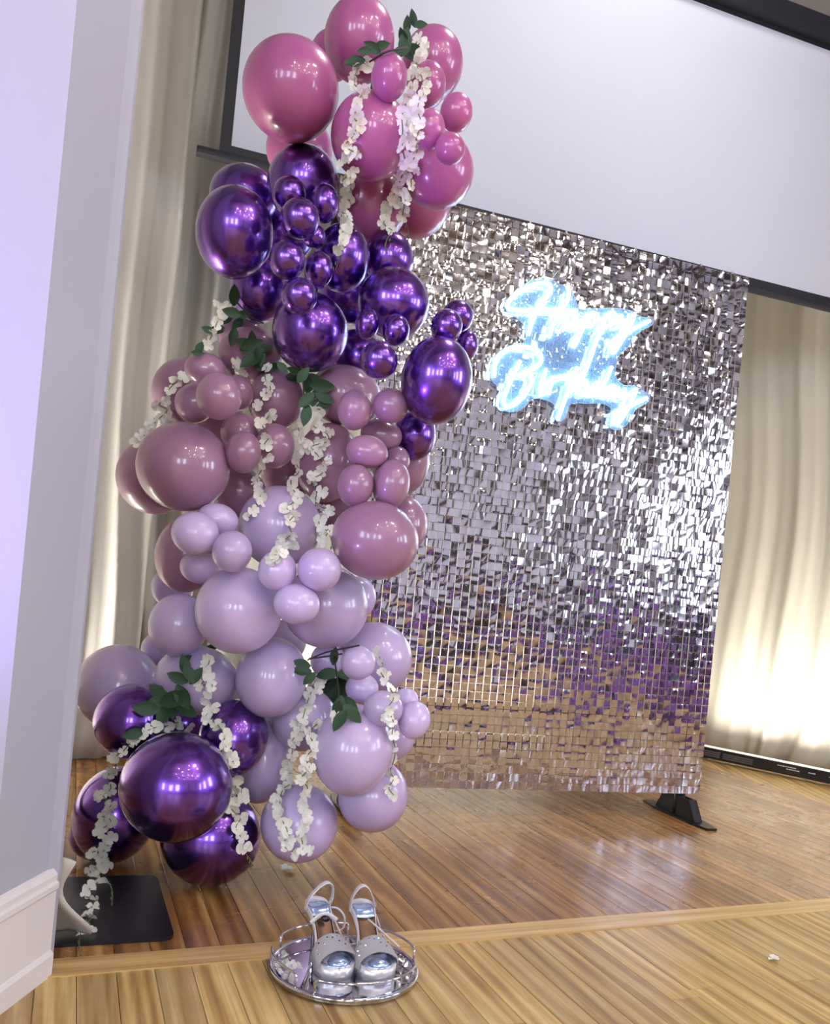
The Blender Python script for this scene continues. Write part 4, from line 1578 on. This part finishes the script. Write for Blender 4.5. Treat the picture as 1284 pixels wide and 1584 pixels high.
# ------------------------------------------------------------------ high-heeled sandals
def sandal(heel, toe, mirror, label, loop_lean, jewel):
    z0 = 0.0143
    heel, toe = Vector(heel), Vector(toe)
    fy = (toe - heel)
    Ln = fy.length
    fy.normalize()
    fx = Vector((fy.y, -fy.x)) * mirror          # lateral, outer side
    root = tag(empty('sandal', (heel.x, heel.y, z0)), label, 'shoe', 'pair of silver sandals')

    def W(x, y, z):
        p = heel + fx * x + fy * y * Ln
        return Vector((p.x, p.y, z0 + z))

    # outline: half-width and foot-bed height along the shoe (0 heel .. 1 toe)
    def hw(t):
        pts = [(-0.10, 0.012), (-0.06, 0.021), (0.0, 0.0255), (0.12, 0.026), (0.3, 0.022), (0.45, 0.024), (0.62, 0.040), (0.78, 0.043), (0.9, 0.038), (0.97, 0.025), (1.0, 0.010)]
        for (a, x), (b, y) in zip(pts, pts[1:]):
            if a <= t <= b:
                k = (t - a) / (b - a)
                return x + (y - x) * k
        return pts[-1][1]

    def bed(t):
        if t < 0.08:
            return 0.096
        if t < 0.62:
            k = (t - 0.08) / 0.54
            k = k * k * (3 - 2 * k)
            return 0.096 + (0.026 - 0.096) * k
        return 0.026 - 0.002 * (t - 0.62)

    def under(t):
        return bed(t) - 0.007 if t < 0.42 else max(0.0004, (bed(t) - 0.007) * max(0.0, 1 - (t - 0.42) / 0.16))

    ts = [-0.10 + 1.10 * k / 34 for k in range(35)]

    def skin(top, bot, scale, n=8):
        nonlocal ts
        V, Fc = [], []
        for t in ts:
            h_ = hw(t) * scale
            for k in range(n + 1):
                x = -1 + 2 * k / n
                V.append(W(x * h_, t, top(t) + 0.003 * x * x))
            for k in range(n + 1):
                x = 1 - 2 * k / n
                V.append(W(x * h_ * 0.94, t, bot(t)))
        m_ = 2 * (n + 1)
        for i in range(len(ts) - 1):
            for k in range(m_):
                l = (k + 1) % m_
                Fc.append((i * m_ + k, i * m_ + l, (i + 1) * m_ + l, (i + 1) * m_ + k))
        Fc.append(tuple(range(m_ - 1, -1, -1)))
        Fc.append(tuple((len(ts) - 1) * m_ + k for k in range(m_)))
        return V, Fc

    solid('sole', skin(bed, under, 1.0), M['sole'], root, True)
    full = ts
    ts = full[:11]
    solid('heel_seat', skin(lambda t: bed(t) + 0.0026, lambda t: bed(t) + 0.0002, 0.86), M['insole'], root, True)
    ts = full[10:22]
    solid('shaded_arch_lining', skin(lambda t: bed(t) + 0.0018, lambda t: bed(t) + 0.0002, 0.86), M['shaded_bronze'], root, True)  # middle of the foot-bed, its shade carried by the colour
    ts = full[21:]
    solid('insole', skin(lambda t: bed(t) + 0.0022, lambda t: bed(t) + 0.0002, 0.88), M['insole'], root, True)
    ts = full
    # slim flared heel
    V, Fc = [], []
    prof = [(0.089, 0.021, 0.026), (0.076, 0.016, 0.020), (0.058, 0.010, 0.013), (0.04, 0.0065, 0.008), (0.0004, 0.006, 0.007)]
    for z, wx, wy in prof:
        for k in range(12):
            a = 2 * pi * k / 12
            p = heel + fx * (cos(a) * wx) + fy * (sin(a) * wy + 0.006 - 0.004 * (z / 0.1))
            V.append(Vector((p.x, p.y, z0 + z)))
    for i in range(len(prof) - 1):
        for k in range(12):
            l = (k + 1) % 12
            Fc.append((i * 12 + k, i * 12 + l, (i + 1) * 12 + l, (i + 1) * 12 + k))
    Fc.append(tuple(range(11, -1, -1)))
    Fc.append(tuple(48 + k for k in range(12)))
    solid('heel', (V, Fc), M['chrome_steel'], root, True)
    # wide glitter band over the toes, open at the tip
    V, Fc = [], []
    n, m_ = 12, 14
    for i in range(m_ + 1):
        t = 0.56 + 0.31 * i / m_
        hh = 0.046 - 0.016 * (i / m_)
        for k in range(n + 1):
            a = pi * k / n
            x = -cos(a)
            cut = 0.045 * max(0, 1 - abs(x) * 1.3) * (i / m_)
            V.append(W(x * (hw(t) + 0.0025), t - cut, 0.019 + (bed(t) - 0.019 + hh - 0.006) * sin(a) ** 0.62 if sin(a) > 0 else 0.019))
    for i in range(m_):
        for k in range(n):
            a = i * (n + 1) + k
            Fc.append((a, a + 1, a + n + 2, a + n + 1))
    band = solid('toe_band', (V, Fc), M['glitter'], root, True)
    md = band.modifiers.new('thickness', 'SOLIDIFY')
    md.thickness = 0.0022
    rdg = random.Random(3)
    for i, k in ((3, 3), (3, 6), (3, 9), (6, 2), (6, 4), (6, 7), (7, 10), (10, 2), (10, 10), (2, 5), (2, 7), (8, 8)):
        p = V[i * (n + 1) + k]
        solid('gem', ball(p + Vector((0, 0, 0.001)), 0.0026, 6, 4), M['gem'] if rdg.random() < 0.6 else M['chrome_steel'], band)
    # toe lining seen in the open tip
    solid('toe_lining', ball(W(0, 0.86, 0.028), (0.023, 0.019, 0.011), 16, 10), M['insole'], root, True)
    # heel counter with ankle strap looping above it
    V, Fc = [], []
    for i in range(15):
        a = pi * 1.25 * (i / 14 - 0.5)
        for z in (0, 0.008, 0.017):
            k = 1.0 - 0.002 * z
            V.append(W(sin(a) * 0.0262, -0.02 - cos(a) * 0.082 + 0.02 * (1 - cos(a)), 0.094 + z * (0.6 + 0.4 * cos(a))))
    for i in range(14):
        for k in range(2):
            a = i * 3 + k
            Fc.append((a, a + 1, a + 4, a + 3))
    hc = solid('heel_counter', (V, Fc), M['strap'], root, True)
    hc.modifiers.new('thickness', 'SOLIDIFY').thickness = 0.0016
    lp = [W(-0.027, 0.02, 0.090), W(-0.025 + loop_lean * 0.3, 0.03, 0.116), W(-0.014 + loop_lean * 0.8, 0.06, 0.140), W(loop_lean, 0.07, 0.149),
          W(0.014 + loop_lean, 0.06, 0.140), W(0.026 + loop_lean * 0.5, 0.03, 0.116), W(0.029, 0.02, 0.096), W(0.027, 0.04, 0.084)]
    st = solid('ankle_strap', tube(smooth_path(lp, 6), 0.0072, 8, flat=0.22, up=fy.to_3d()), M['strap'], root, True)
    solid('buckle', tube([W(0.0285, 0.02, 0.106), W(0.0315, 0.05, 0.110), W(0.0315, 0.06, 0.102), W(0.0285, 0.03, 0.097)], 0.0014, 6, closed=True),
          M['chrome_steel'], st)
    for sx in (-1, 1):
        side = smooth_path([W(sx * 0.026, 0.06, 0.092), W(sx * 0.026, 0.22, 0.084), W(sx * 0.027, 0.42, 0.066), W(sx * 0.036, 0.6, 0.040)], 5)
        solid('side_strap', tube(side, 0.0038, 6, flat=0.3), M['strap'], root, True)
    if jewel:
        br = smooth_path([W(-0.030, 0.30, 0.078), W(-0.014, 0.29, 0.089), W(0.0, 0.28, 0.092), W(0.014, 0.29, 0.089), W(0.030, 0.30, 0.078)], 4)
        bs = solid('cross_strap', tube(br, 0.0055, 8, flat=0.3), M['strap'], root, True)
        solid('jewel', ball(W(0, 0.34, 0.087), (0.010, 0.006, 0.007), 14, 10), M['gem'], bs, True)
    if jewel:
        tail = smooth_path([W(0.028, 0.05, 0.092), W(0.046, 0.1, 0.090), W(0.058, 0.16, 0.075), W(0.054, 0.22, 0.056), W(0.036, 0.26, 0.052), W(0.024, 0.28, 0.060)], 5)
    else:
        tail = smooth_path([W(0.0, 0.3, 0.088), W(0.015, 0.45, 0.078), W(0.034, 0.62, 0.064), W(0.050, 0.75, 0.052)], 5)
    solid('loose_strap', tube(tail, 0.0026, 6, flat=0.3), M['strap'], root, True)
    return root


sandal((-0.150, 1.892), (-0.074, 1.752), -1, 'silver glitter high-heeled sandal on the tray, nearer the white wall', 0.016, True)
sandal((-0.052, 1.905), (0.006, 1.764), -1, 'silver glitter high-heeled sandal on the tray, nearer the sequin panel', -0.004, False)
